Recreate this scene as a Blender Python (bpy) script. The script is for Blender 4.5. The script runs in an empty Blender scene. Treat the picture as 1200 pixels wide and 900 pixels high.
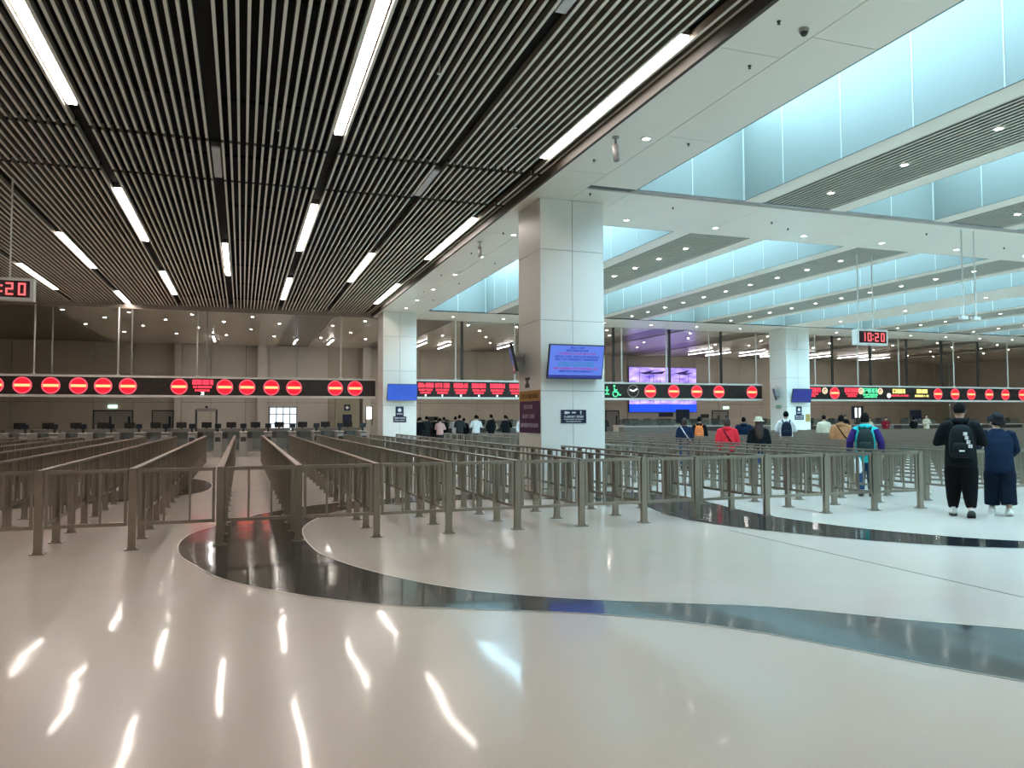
import bpy, bmesh, math, random
from mathutils import Vector, Matrix
random.seed(7)
sc = bpy.context.scene
COL = sc.collection
PI = math.pi

# ------------------------------------------------------------------ camera
CAM_H, F_PX = 1.52, 910.0
YAW = math.atan(316 / F_PX); PITCH = math.atan(40.2 / F_PX); ROLL = math.atan(0.003)
cd = bpy.data.cameras.new('camera'); cam = bpy.data.objects.new('camera', cd); COL.objects.link(cam)
cd.sensor_width = 36; cd.lens = 36 * F_PX / 1200; cd.clip_end = 300; cd.clip_start = 0.05
fw = Vector((math.sin(YAW) * math.cos(PITCH), math.cos(YAW) * math.cos(PITCH), math.sin(PITCH)))
rt = Vector((math.cos(YAW), -math.sin(YAW), 0)); up = rt.cross(fw)
rt2 = rt * math.cos(ROLL) - up * math.sin(ROLL); up2 = up * math.cos(ROLL) + rt * math.sin(ROLL)
mw = Matrix((rt2, up2, -fw)).transposed().to_4x4(); mw.translation = (0, 0, CAM_H)
cam.matrix_world = mw
sc.camera = cam

# ------------------------------------------------------------------ world, daylight through the roof lights, exposure
SKY_COL, SKY_STR = (0.47, 0.81, 1.0, 1), 11.0
w = bpy.data.worlds.new('sky'); sc.world = w; w.use_nodes = True
bg = w.node_tree.nodes['Background']; bg.inputs[0].default_value = SKY_COL; bg.inputs[1].default_value = SKY_STR
LINEAR_STR, DOWN_STR = 22.0, 20.0
sc.view_settings.view_transform = 'Standard'; sc.view_settings.look = 'None'
sc.view_settings.exposure = 0.34; sc.view_settings.gamma = 1.0; sc.view_settings.use_curve_mapping = False
sc.cycles.use_denoising = True
sc.cycles.max_bounces = 7; sc.cycles.diffuse_bounces = 4; sc.cycles.glossy_bounces = 4
sc.cycles.sample_clamp_indirect = 6.0
sc.cycles.caustics_reflective = False; sc.cycles.caustics_refractive = False

SOFFIT, WELL_TOP = 6.3, 8.35
SLAT_Z = 6.48
# roof-light wells in plan
WELLX = [7.76 + 5.45 * k for k in range(4)] + [29.2 + 5.45 * k for k in range(4)]
WELLW = 2.68
BAYS = [(-1.0, 14.35), (17.3, 33.6)]
for y0, y1 in BAYS:                                     # sky portals at the mouth of each roof light
    for x in WELLX:
        ld = bpy.data.lights.new('roof_light_portal', 'AREA'); ld.shape = 'RECTANGLE'
        ld.size = WELLW; ld.size_y = y1 - y0; ld.cycles.is_portal = True
        lo = bpy.data.objects.new('roof_light_portal', ld); COL.objects.link(lo)
        lo.location = (x + WELLW / 2, (y0 + y1) / 2, WELL_TOP)

# ------------------------------------------------------------------ materials
MATS = {}
def mat(name, col, rough=0.5, metal=0.0, var=0.06, scale=6.0, emit=0.0, bump=0.0, bscale=40.0, spec=0.5, alpha=None, coat=0.0, trans=0.0, stretch=None):
    if name in MATS: return MATS[name]
    m = bpy.data.materials.new(name); m.use_nodes = True
    nt = m.node_tree; b = nt.nodes['Principled BSDF']
    c = (*col, 1)
    tc = nt.nodes.new('ShaderNodeTexCoord'); src = tc.outputs['Object']
    if stretch:
        mp = nt.nodes.new('ShaderNodeMapping'); mp.inputs['Scale'].default_value = stretch
        nt.links.new(src, mp.inputs[0]); src = mp.outputs[0]
    if var > 0 and not emit:
        n = nt.nodes.new('ShaderNodeTexNoise'); n.inputs['Scale'].default_value = scale; n.inputs['Detail'].default_value = 4
        nt.links.new(src, n.inputs['Vector'])
        r = nt.nodes.new('ShaderNodeValToRGB')
        r.color_ramp.elements[0].position = 0.3; r.color_ramp.elements[1].position = 0.7
        r.color_ramp.elements[0].color = (*[max(0, k * (1 - var)) for k in col], 1)
        r.color_ramp.elements[1].color = (*[min(1, k * (1 + var)) for k in col], 1)
        nt.links.new(n.outputs['Fac'], r.inputs[0]); nt.links.new(r.outputs[0], b.inputs['Base Color'])
    else:
        b.inputs['Base Color'].default_value = c
    if emit: b.inputs['Base Color'].default_value = (0.01, 0.01, 0.01, 1)
    b.inputs['Roughness'].default_value = rough; b.inputs['Metallic'].default_value = metal
    b.inputs['Specular IOR Level'].default_value = spec
    if coat: b.inputs['Coat Weight'].default_value = coat; b.inputs['Coat Roughness'].default_value = 0.08
    if trans: b.inputs['Transmission Weight'].default_value = trans
    if emit:
        b.inputs['Emission Color'].default_value = c; b.inputs['Emission Strength'].default_value = emit
    if bump:
        n2 = nt.nodes.new('ShaderNodeTexNoise'); n2.inputs['Scale'].default_value = bscale; n2.inputs['Detail'].default_value = 3
        nt.links.new(src, n2.inputs['Vector'])
        bp = nt.nodes.new('ShaderNodeBump'); bp.inputs['Strength'].default_value = bump; bp.inputs['Distance'].default_value = 0.02
        nt.links.new(n2.outputs['Fac'], bp.inputs['Height']); nt.links.new(bp.outputs[0], b.inputs['Normal'])
    MATS[name] = m
    return m

def terrazzo(name, col, speck, rough, coat):
    """polished terrazzo: fine chips in the colour, slow undulation of the polish in the normal"""
    m = bpy.data.materials.new(name); m.use_nodes = True; nt = m.node_tree; b = nt.nodes['Principled BSDF']
    tc = nt.nodes.new('ShaderNodeTexCoord')
    v = nt.nodes.new('ShaderNodeTexVoronoi'); v.inputs['Scale'].default_value = 90
    nt.links.new(tc.outputs['Object'], v.inputs['Vector'])
    r = nt.nodes.new('ShaderNodeValToRGB'); r.color_ramp.elements[0].color = (*speck, 1); r.color_ramp.elements[1].color = (*col, 1)
    r.color_ramp.elements[0].position = 0.05; r.color_ramp.elements[1].position = 0.25
    nt.links.new(v.outputs['Distance'], r.inputs[0])
    n = nt.nodes.new('ShaderNodeTexNoise'); n.inputs['Scale'].default_value = 0.5; n.inputs['Detail'].default_value = 3
    nt.links.new(tc.outputs['Object'], n.inputs['Vector'])
    mx = nt.nodes.new('ShaderNodeMix'); mx.data_type = 'RGBA'; mx.blend_type = 'MULTIPLY'; mx.inputs[0].default_value = 0.12
    nt.links.new(r.outputs[0], mx.inputs[6]); nt.links.new(n.outputs['Color'], mx.inputs[7]); nt.links.new(mx.outputs[2], b.inputs['Base Color'])
    b.inputs['Roughness'].default_value = rough; b.inputs['IOR'].default_value = 1.56
    b.inputs['Coat Weight'].default_value = coat; b.inputs['Coat Roughness'].default_value = 0.06; b.inputs['Specular IOR Level'].default_value = 0.35
    n2 = nt.nodes.new('ShaderNodeTexNoise'); n2.inputs['Scale'].default_value = 0.9; n2.inputs['Detail'].default_value = 1.5
    nt.links.new(tc.outputs['Object'], n2.inputs['Vector'])
    bp = nt.nodes.new('ShaderNodeBump'); bp.inputs['Strength'].default_value = 0.16; bp.inputs['Distance'].default_value = 0.05
    nt.links.new(n2.outputs['Fac'], bp.inputs['Height'])
    nt.links.new(bp.outputs[0], b.inputs['Normal']); nt.links.new(bp.outputs[0], b.inputs['Coat Normal'])
    MATS[name] = m
    return m

FLOOR = terrazzo('cream_terrazzo', (0.70, 0.615, 0.54), (0.56, 0.49, 0.43), 0.24, 0.30)
DARKFLOOR = terrazzo('black_terrazzo', (0.022, 0.024, 0.026), (0.07, 0.07, 0.07), 0.12, 0.40)
BRASS = mat('inlay_strip_metal', (0.75, 0.72, 0.66), 0.3, 0.6)
WHITE = mat('white_ceiling_panel', (0.84, 0.775, 0.68), 0.32, var=0.02, scale=1.5)
GLOSSC = mat('glossy_ceiling_panel', (0.60, 0.55, 0.46), 0.24, 0.0, var=0.03, scale=1.2)
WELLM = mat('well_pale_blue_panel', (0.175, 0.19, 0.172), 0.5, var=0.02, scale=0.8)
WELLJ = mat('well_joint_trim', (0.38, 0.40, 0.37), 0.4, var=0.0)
BLACK = mat('black_void_paint', (0.012, 0.012, 0.012), 0.9, var=0.1)
SLAT = mat('slat_champagne_aluminium', (0.86, 0.82, 0.72), 0.5, 0.0, var=0.04, scale=3)
SLATB = mat('slat_dark_side', (0.24, 0.22, 0.175), 0.55, var=0.05)  # slat sides given a darker tone than the bottom edge
FASCIA = mat('bronze_fascia', (0.04, 0.031, 0.022), 0.6, 0.0, var=0.05)
COLW = mat('column_white_panel', (0.78, 0.77, 0.72), 0.34, var=0.02, scale=1.0)
JOINT = mat('dark_joint', (0.10, 0.10, 0.10), 0.7, var=0.05)
STEEL = mat('bronze_brushed_steel', (0.36, 0.315, 0.26), 0.3, 0.85, var=0.08, scale=8, stretch=(20, 20, 1))
LIGHTM = mat('lit_diffuser', (1.0, 0.90, 0.83), 0.5, emit=LINEAR_STR, var=0)
DOWNM = mat('lit_downlight_lens', (1.0, 0.95, 0.86), 0.5, emit=DOWN_STR, var=0)
UNLIT = mat('unlit_diffuser', (0.62, 0.60, 0.60), 0.5, var=0.03)
LHOUSE = mat('light_housing', (0.18, 0.16, 0.15), 0.5, 0.3)
WALLB = mat('beige_wall_panel', (0.47, 0.42, 0.345), 0.45, var=0.05, scale=1.2)
WALLL = mat('pale_wall_panel', (0.58, 0.54, 0.49), 0.45, var=0.04, scale=1.2)
TRIMW = mat('pale_metal_trim', (0.72, 0.69, 0.64), 0.35, 0.3)
BANDM = mat('sign_band_black', (0.028, 0.020, 0.018), 0.25, var=0.2)
RED = mat('red_led', (0.86, 0.001, 0.022), 0.5, emit=1.0, var=0)
REDRIM = mat('red_led_rim', (1.0, 0.10, 0.15), 0.5, emit=1.0, var=0)
AMBER = mat('amber_led', (1.0, 0.60, 0.24), 0.5, emit=1.1, var=0)
REDT = mat('red_led_text', (1.0, 0.045, 0.085), 0.5, emit=1.25, var=0)
GREENL = mat('green_led', (0.10, 0.95, 0.40), 0.5, emit=1.1, var=0)
WHITEL = mat('white_led', (0.95, 1.0, 0.95), 0.5, emit=1.4, var=0)
YELLOWL = mat('yellow_led', (1.0, 0.85, 0.22), 0.5, emit=1.3, var=0)
ROD = mat('white_hanger_rod', (0.80, 0.78, 0.74), 0.4, var=0.02)
DARKROD = mat('dark_pole', (0.05, 0.045, 0.04), 0.4, 0.4)
NAVY = mat('navy_sign_face', (0.012, 0.016, 0.05), 0.35)
WPRINT = mat('white_print', (0.80, 0.80, 0.80), 0.6, var=0)
PURPLE = mat('purple_sign_face', (0.052, 0.008, 0.065), 0.35)
OCHRE = mat('ochre_sign_face', (0.42, 0.22, 0.035), 0.4)
BLACKP = mat('black_plastic', (0.02, 0.02, 0.02), 0.4)
GREYP = mat('grey_plastic', (0.28, 0.27, 0.26), 0.45)
WHITEP = mat('white_plastic', (0.78, 0.77, 0.74), 0.4, var=0.02)
SCREENB = mat('blue_screen', (0.09, 0.17, 0.66), 0.3, emit=0.95, var=0)
SCREEND = mat('deep_blue_screen', (0.018, 0.028, 0.26), 0.3, emit=0.8, var=0)
TXTB = mat('screen_text_navy', (0.01, 0.035, 0.36), 0.3, emit=0.8, var=0)
TXTR = mat('screen_text_red', (0.32, 0.03, 0.30), 0.3, emit=0.8, var=0)
TXTG = mat('screen_text_green', (0.02, 0.22, 0.42), 0.3, emit=0.8, var=0)
DIMSCR = mat('dim_screen', (0.02, 0.025, 0.035), 0.15)
DIGIT = mat('clock_red_digit', (1.0, 0.10, 0.11), 0.5, emit=1.7, var=0)
CLOCKF = mat('clock_black_face', (0.035, 0.006, 0.008), 0.2)
GLASS = mat('gate_glass', (0.55, 0.62, 0.60), 0.05, var=0, trans=0.85)

# ------------------------------------------------------------------ mesh helpers
class MB:
    def __init__(s): s.v = []; s.f = []; s.m = []
    def add(s, vs, fs, mi=0):
        o = len(s.v); s.v += [tuple(p) for p in vs]; s.f += [tuple(i + o for i in f) for f in fs]; s.m += [mi] * len(fs); return s
    def box(s, x0, y0, z0, x1, y1, z1, mi=0):
        return s.add([(x0, y0, z0), (x1, y0, z0), (x1, y1, z0), (x0, y1, z0), (x0, y0, z1), (x1, y0, z1), (x1, y1, z1), (x0, y1, z1)],
                     [(0, 3, 2, 1), (4, 5, 6, 7), (0, 1, 5, 4), (1, 2, 6, 5), (2, 3, 7, 6), (3, 0, 4, 7)], mi)
    def cbox(s, c, d, mi=0):
        return s.box(c[0] - d[0] / 2, c[1] - d[1] / 2, c[2] - d[2] / 2, c[0] + d[0] / 2, c[1] + d[1] / 2, c[2] + d[2] / 2, mi)
    def prism(s, pts, ax, a, b, mi=0):
        """closed outline pts (2D) extruded along axis ax ('x','y','z') from a to b"""
        n = len(pts)
        def P(p, t): return {'x': (t, p[0], p[1]), 'y': (p[0], t, p[1]), 'z': (p[0], p[1], t)}[ax]
        vs = [P(p, a) for p in pts] + [P(p, b) for p in pts]
        return s.add(vs, [tuple(range(n))[::-1], tuple(range(n, 2 * n))] + [(i, (i + 1) % n, n + (i + 1) % n, n + i) for i in range(n)], mi)
    def loft(s, rings, mi=0, cap=True):
        n = len(rings[0]); vs = [p for r in rings for p in r]; fs = []
        for i in range(len(rings) - 1):
            for j in range(n):
                fs.append((i * n + j, i * n + (j + 1) % n, (i + 1) * n + (j + 1) % n, (i + 1) * n + j))
        if cap: fs += [tuple(range(n))[::-1], tuple(range((len(rings) - 1) * n, len(rings) * n))]
        return s.add(vs, fs, mi)
    def tube(s, pts, rad, n=8, mi=0):
        """round tube through pts; rad number or list"""
        pts = [Vector(p) for p in pts]; rad = rad if isinstance(rad, (list, tuple)) else [rad] * len(pts)
        rings = []
        ref = None
        for i, p in enumerate(pts):
            t = (pts[min(i + 1, len(pts) - 1)] - pts[max(i - 1, 0)]).normalized()
            if ref is None: ref = Vector((1, 0, 0)) if abs(t.x) < 0.8 else Vector((0, 1, 0))
            a = (ref - t * ref.dot(t)).normalized(); b = t.cross(a); ref = a
            rings.append([p + a * (rad[i] * math.cos(2 * PI * k / n)) + b * (rad[i] * math.sin(2 * PI * k / n)) for k in range(n)])
        return s.loft(rings, mi)
    def ball(s, c, r, nu=12, nv=8, mi=0):
        r = r if isinstance(r, (tuple, list)) else (r, r, r)
        rings = []
        for i in range(nv + 1):
            a = -PI / 2 + PI * (0.04 + 0.92 * i / nv)
            rings.append([(c[0] + r[0] * math.cos(a) * math.cos(2 * PI * k / nu), c[1] + r[1] * math.cos(a) * math.sin(2 * PI * k / nu), c[2] + r[2] * math.sin(a)) for k in range(nu)])
        return s.loft(rings, mi)
    def ell(s, rows, n=14, mi=0):
        """stack of horizontal ellipses: (cx, cy, z, rx, ry)"""
        return s.loft([[(cx + rx * math.cos(2 * PI * k / n), cy + ry * math.sin(2 * PI * k / n), z) for k in range(n)] for cx, cy, z, rx, ry in rows], mi)
    def disc(s, c, r, th, ax='y', n=24, mi=0, r0=0.0):
        """disc (or ring when r0>0) of thickness th along ax"""
        def P(rad, a, t):
            u, v = rad * math.cos(a), rad * math.sin(a)
            q = {'y': (u, t, v), 'x': (t, u, v), 'z': (u, v, t)}[ax]
            return (c[0] + q[0], c[1] + q[1], c[2] + q[2])
        A = [2 * PI * k / n for k in range(n)]
        if r0 <= 0:
            return s.add([P(r, a, -th / 2) for a in A] + [P(r, a, th / 2) for a in A],
                         [tuple(range(n))[::-1], tuple(range(n, 2 * n))] + [(i, (i + 1) % n, n + (i + 1) % n, n + i) for i in range(n)], mi)
        vs = [P(r0, a, -th / 2) for a in A] + [P(r, a, -th / 2) for a in A] + [P(r, a, th / 2) for a in A] + [P(r0, a, th / 2) for a in A]
        fs = []
        for q in range(4):
            for i in range(n):
                j = (i + 1) % n; q2 = (q + 1) % 4
                fs.append((q * n + i, q * n + j, q2 * n + j, q2 * n + i))
        return s.add(vs, fs, mi)
    def mesh(s, name, mats, smooth=False):
        me = bpy.data.meshes.new(name); me.from_pydata(s.v, [], s.f); me.update()
        for m in (mats if isinstance(mats, (list, tuple)) else [mats]): me.materials.append(m)
        if any(s.m): me.polygons.foreach_set('material_index', s.m)
        bm = bmesh.new(); bm.from_mesh(me); bmesh.ops.recalc_face_normals(bm, faces=bm.faces); bm.to_mesh(me); bm.free()
        if smooth: me.polygons.foreach_set('use_smooth', [True] * len(me.polygons))
        return me
    def build(s, name, mats, parent=None, smooth=False, loc=None):
        return link(name, s.mesh(name, mats, smooth), parent, loc)

def link(name, me, parent=None, loc=None, rz=None):
    o = bpy.data.objects.new(name, me); COL.objects.link(o)
    if parent: o.parent = parent
    if loc: o.location = loc
    if rz is not None: o.rotation_euler.z = rz
    return o
def tag(o, label=None, cat=None, group=None, kind=None):
    if label: o['label'] = label
    if cat: o['category'] = cat
    if group: o['group'] = group
    if kind: o['kind'] = kind
    return o
def thing(name, label, cat, loc=(0, 0, 0), rz=0, group=None, kind=None):
    o = bpy.data.objects.new(name, None); COL.objects.link(o); o.location = loc; o.rotation_euler.z = rz
    o.empty_display_size = 0.2
    return tag(o, label, cat, group, kind)
def struct(o, label, cat): return tag(o, label, cat, None, 'structure')
def copy_tree(o, parent=None):
    c = o.copy(); COL.objects.link(c); c.parent = parent
    for ch in list(o.children): copy_tree(ch, c)
    return c
ORD = ['first', 'second', 'third', 'fourth', 'fifth', 'sixth', 'seventh', 'eighth', 'ninth', 'tenth', 'eleventh', 'twelfth', 'thirteenth', 'fourteenth', 'fifteenth', 'sixteenth', 'seventeenth', 'eighteenth', 'nineteenth', 'twentieth']
def cat_rom(P, n=8):
    P = [Vector((*p, 0)) for p in P]; Q = [P[0] * 2 - P[1]] + P + [P[-1] * 2 - P[-2]]; out = []
    for i in range(1, len(Q) - 2):
        for k in range(n):
            t = k / n; a, b, c, d = Q[i - 1], Q[i], Q[i + 1], Q[i + 2]
            out.append(0.5 * ((2 * b) + (c - a) * t + (2 * a - 5 * b + 4 * c - d) * t * t + (3 * b - a - 3 * c + d) * t ** 3))
    out.append(P[-1]); return out
def resample(P, n):
    L = [0]
    for a, b in zip(P, P[1:]): L.append(L[-1] + (b - a).length)
    out = []; j = 0
    for k in range(n + 1):
        s = L[-1] * k / n
        while j < len(L) - 2 and L[j + 1] < s: j += 1
        t = (s - L[j]) / max(1e-9, L[j + 1] - L[j]); out.append(P[j].lerp(P[j + 1], t))
    return out

# ------------------------------------------------------------------ the shell
XL, XR, YB, YF = -16.0, 60.0, -8.0, 53.0
m = MB(); m.box(XL, YB, -0.3, XR, YF + 0.4, 0)
floor = struct(m.build('floor', FLOOR), 'polished cream terrazzo floor of the hall', 'floor')

def ribbon(outer, inner, n, name='inlay_band'):
    O = resample(cat_rom(outer), n); I = resample(cat_rom(inner), n)
    m = MB(); vs = []; fs = []
    for a, b in zip(O, I):
        vs += [(a.x, a.y, 0.002), (b.x, b.y, 0.002)]
    for i in range(n): fs.append((2 * i, 2 * i + 1, 2 * i + 3, 2 * i + 2))
    m.add(vs, fs); m.build(name, DARKFLOOR, floor)
    for E in (O, I):
        vs = []; fs = []
        for i, p in enumerate(E):
            t = (E[min(i + 1, n)] - E[max(i - 1, 0)]).normalized(); q = Vector((-t.y, t.x, 0)) * 0.008
            vs += [(p.x - q.x, p.y - q.y, 0.0035), (p.x + q.x, p.y + q.y, 0.0035)]
        for i in range(n): fs.append((2 * i, 2 * i + 1, 2 * i + 3, 2 * i + 2))
        MB().add(vs, fs).build('edge_strip', BRASS, floor)
r1_out = [(5.3, 1.6), (4.75, 2.45), (4.26, 3.32), (4.03, 3.69), (3.79, 4.13), (3.51, 4.64), (3.12, 5.12), (2.62, 5.54), (2.03, 5.88), (1.41, 6.2), (0.96, 6.53), (0.48, 7.02), (-0.13, 7.89), (-0.48, 8.9), (-0.64, 9.5), (-0.71, 10.2), (-0.69, 10.8), (-0.59, 11.33), (-0.37, 11.87), (0.25, 13.1), (1.09, 14.06), (2.5, 14.8), (4.2, 15.1), (6.0, 15.0), (7.3, 14.6), (7.95, 13.6), (8.05, 12.6), (7.85, 11.4), (7.74, 10.3), (7.82, 9.4), (8.02, 8.6), (8.47, 7.7), (9.06, 7.0), (10.5, 6.2), (13, 5.4)]
r1_in = [(7.6, 1.9), (6.4, 3.0), (5.29, 4.11), (4.88, 4.46), (4.47, 4.87), (4.0, 5.3), (3.43, 5.63), (2.81, 5.97), (2.23, 6.4), (1.86, 6.77), (1.51, 7.29), (1.14, 8.09), (0.87, 8.99), (0.80, 9.57), (0.77, 10.28), (0.80, 11.07), (0.91, 11.68), (1.12, 12.32), (1.55, 13.1), (2.5, 13.8), (4.0, 14.0), (5.6, 13.5), (6.4, 12.6), (6.55, 12.0), (6.38, 11.2), (6.28, 10.22), (6.42, 9.4), (6.67, 8.77), (7.07, 8.03), (7.5, 7.44), (7.95, 6.98), (8.54, 6.6), (10.2, 5.7), (13, 4.9)]
# split in two at the back of the bend so that both edges are paced together
ribbon(r1_out[:20], r1_in[:18], 90); ribbon(r1_out[19:], r1_in[17:], 70)
ribbon([(-9, 23.6), (-5, 23.4), (-2.5, 22.8), (-1.24, 21.56), (-0.72, 20.2), (-0.66, 18.0), (-1.2, 16.7), (-2.5, 15.8), (-5, 15.2), (-9, 15.0)],
       [(-9, 21.8), (-5, 21.6), (-3.5, 21.2), (-2.7, 20.5), (-2.4, 19.8), (-2.4, 18.8), (-2.7, 18.0), (-3.5, 17.3), (-5, 16.9), (-9, 16.8)], 40)
MB().box(6.225, 1.0, 0.001, 6.237, 9.0, 0.0025).build('floor_joint', JOINT, floor)
MB().box(-16, 17.3, 0.0008, 40, 17.309, 0.0016).build('floor_joint', JOINT, floor)

# outer walls (the far wall carries the panels seen over the counters)
struct(MB().box(XL - 0.3, YB, 0, XL, YF, 8.6).build('wall_left', WALLB), 'beige side wall closing the hall at the far left', 'wall')
struct(MB().box(XR, YB, 0, XR + 0.3, YF, 8.6).build('wall_right', WALLB), 'beige side wall closing the hall at the far right', 'wall')
struct(MB().box(XL, YB - 0.3, 0, XR, YB, 8.6).build('wall_front', WALLL), 'pale wall behind the viewer', 'wall')
wb = thing('wall_back', 'far beige panelled wall behind the counters', 'wall', kind='structure')
MB().box(XL, YF + 0.06, 0, XR, YF + 0.4, 6.4).build('wall_core', JOINT, wb)
edges = [-16, -12.9, -10.9, -8.55, -6.4, -4.0, -3.63, -1.9, 0.2, 1.6, 3.4, 5.4, 7.4, 9.6] + [9.6 + 2.05 * k for k in range(1, 9)] + [27.7, 33.7] + [33.7 + 2.05 * k for k in range(1, 13)] + [60]
for a, b in zip(edges, edges[1:]):
    light = a >= -3.63 and a < 5
    MB().box(a + 0.012, YF - 0.02, 0, b - 0.012, YF + 0.08, 2.58).build('wall_panel', WALLL if light else WALLB, wb)
    MB().box(a + 0.012, YF - 0.02, 2.60, b - 0.012, YF + 0.08, 6.3).build('wall_panel', WALLL if light else WALLB, wb)
# side return where the left wall stops
MB().box(-4.0, YF - 0.7, 0, -3.63, YF - 0.02, 6.3).build('wall_pier', WALLL, wb)
for x in (0.9, 7.6):
    MB().box(x, YF - 0.8, 0, x + 0.5, YF - 0.02, 6.3).build('wall_pier', WALLL, wb)

# ------------------------------------------------------------------ roof over everything, slatted ceiling on the left
roof = MB(); roof.box(XL, YB, 6.95, 5.75, 36.9, 8.6)
struct(roof.build('ceiling_void', BLACK), 'black painted void above the slatted ceiling', 'ceiling')
CH = [5.41, 3.64, 1.54, -0.52, -2.6, -4.67, -6.78, -8.85, -10.95, -13.0]       # light channels
SLP, SLW, SLH = 0.1335, 0.038, 0.12
YSEC = [(YB + 0.1, 14.52), (14.70, 16.95), (17.13, 36.7)]
slat_me = []
for y0, y1 in YSEC:
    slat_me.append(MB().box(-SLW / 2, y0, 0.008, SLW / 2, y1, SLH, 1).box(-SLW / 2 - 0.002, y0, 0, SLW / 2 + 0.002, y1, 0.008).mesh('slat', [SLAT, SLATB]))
bounds = [5.70] + CH
BAYN = ['beside the white soffit', 'between the two rows nearest the white soffit', 'right of the middle light rows', 'just right of the dark centre channel', 'just left of the dark centre channel', 'left of the second long light row', 'above the left hanging clock', 'far left over the side lanes', 'at the far left edge', 'beyond the far left edge']
for i in range(len(CH)):
    hi, lo = (bounds[i] - (0.03 if i == 0 else 0.13)), bounds[i + 1] + 0.13
    bay = thing('ceiling_slat_bay', 'ceiling of parallel champagne metal slats ' + BAYN[i], 'ceiling', kind='structure')
    n = max(1, int((hi - lo) / SLP)); step = (hi - lo) / n
    for k in range(n + 1):
        x = hi - k * step
        for s in range(3):
            link('slat', slat_me[s], bay, (x, 0, SLAT_Z))
    for yy in (2.0, 5.8, 9.6, 13.0, 15.8, 19.5, 23.3, 27.1, 30.9, 34.7):          # carrier rails the slats clip to
        MB().box(lo - 0.02, yy, SLAT_Z + SLH, hi, yy + 0.04, SLAT_Z + SLH + 0.05).build('carrier_rail', BLACK, bay)
    struct(MB().box(bounds[i + 1] - 0.105, YB + 0.1, SLAT_Z + 0.16, bounds[i + 1] + 0.105, 36.7, SLAT_Z + 0.20).build('ceiling_channel', BLACK), 'black light channel in the slats, %s from the white soffit' % ORD[i], 'ceiling')
struct(MB().box(5.70, YB, SOFFIT, 5.76, 36.9, 6.95).build('trim_1', FASCIA), 'bronze fascia along the edge of the slatted ceiling', 'trim')
struct(MB().box(XL, 36.7, SOFFIT - 0.02, 5.76, 36.9, 6.95).build('trim_2', mat('end_fascia', (0.36, 0.30, 0.26), 0.35, 0.2)), 'pale fascia closing the far end of the slatted ceiling', 'trim')

# linear lights in the channels
def linear(x, y0, y1, lit, label, z=SLAT_Z + 0.05, hw=0.07, lm=None):
    t = thing('linear_light', label, 'light', (x, y0, z), group='linear ceiling lights')
    L = y1 - y0
    MB().box(-hw - 0.015, 0, 0.0, hw + 0.015, L, 0.09).build('housing', LHOUSE, t)
    MB().box(-hw, 0.02, -0.03, hw, L - 0.02, 0.0).build('diffuser', lm or (LIGHTM if lit else UNLIT), t)
    return t
ROWN = {0: 'beside the white soffit', 2: 'right of the dark centre channel', 4: 'left of the dark centre channel', 6: 'above the left hanging clock'}
for i, lab in ROWN.items():
    for j, (a, b) in enumerate([(-1.4, 3.7), (8.65, 13.7), (18.45, 23.7), (28.5, 33.6)]):  # the overhead strips are out of view, added to light the near floor
        linear(CH[i], a, b, True, '%s glowing white ceiling strip light in the row %s' % (['overhead', 'nearest long', 'second', 'farthest'][j], lab))
for i in (1, 3, 5, 7):
    for j, (a, b) in enumerate([(3.7, 8.6), (23.4, 28.5), (33.5, 36.6)]):
        if j == 2 and i != 5: continue
        if j == 0 and i == 1: continue
        linear(CH[i], a, b, j > 0 or i > 3, '%s strip light of the %s staggered row from the soffit' % (['overhead', 'single glowing', 'last short glowing'][j], ORD[i // 2]))
    linear(CH[i], 15.06, 16.94, False, 'short unlit grey strip fixture in the %s staggered row from the soffit' % ORD[i // 2])
linear(CH[1], 6.2, 8.65, False, 'unlit grey strip fixture at the top of the picture')
linear(CH[8], 18.45, 23.7, True, 'strip light beyond the left edge'); linear(CH[8], 28.5, 33.6, True, 'far strip light beyond the left edge')

# ------------------------------------------------------------------ white soffits, roof-light wells, slatted strips on the right
strips = []      # slatted strips between wells (x0,x1)
sof = thing('ceiling_soffit', 'white panelled soffit with roof lights over the right of the hall', 'ceiling', kind='structure')
def slab(x0, y0, x1, y1, mtl=WHITE, z0=SOFFIT, z1=WELL_TOP, name='soffit_panel'):
    return MB().box(x0, y0, z0, x1, y1, z1).build(name, mtl, sof)
G = 0.006
# strip beside the slats, cut by joints
def beam_x(x0, x1, ys):
    for a, b in zip(ys, ys[1:]): slab(x0 + G, a + G, x1 - G, b - G)
beam_x(5.76, 6.72, [-8, -2, 3.2, 8.4, 13.6, 19, 24.2, 29.4, 33.6]); beam_x(6.72, 7.76, [-8, -4, 2.6, 7.8, 11.4, 14.35])
beam_x(6.72, 7.76, [17.3, 22, 27, 33.6])
slab(5.76, -8, 7.76, 33.6, JOINT, SOFFIT + 0.03, WELL_TOP, 'soffit_core')
for bi, (y0, y1) in enumerate(BAYS):
    for k, x in enumerate(WELLX):
        xe = x + WELLW
        nxt = WELLX[k + 1] if k + 1 < len(WELLX) else XR
        wide = nxt - xe > 2.6 and k == 3 or k == len(WELLX) - 1
        # end pieces are the cross beams; the strip between this well and the next
        if k == 3:
            slab(xe, y0, nxt, y1)
            for q in range(3):
                pass
        elif k == len(WELLX) - 1:
            slab(xe, y0, XR, y1)
        else:
            slab(xe, y0, xe + 0.46, y1); slab(nxt - 0.46, y0, nxt, y1)
            strips.append((xe + 0.46, nxt - 0.46, y0, y1, bi, k))
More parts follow.
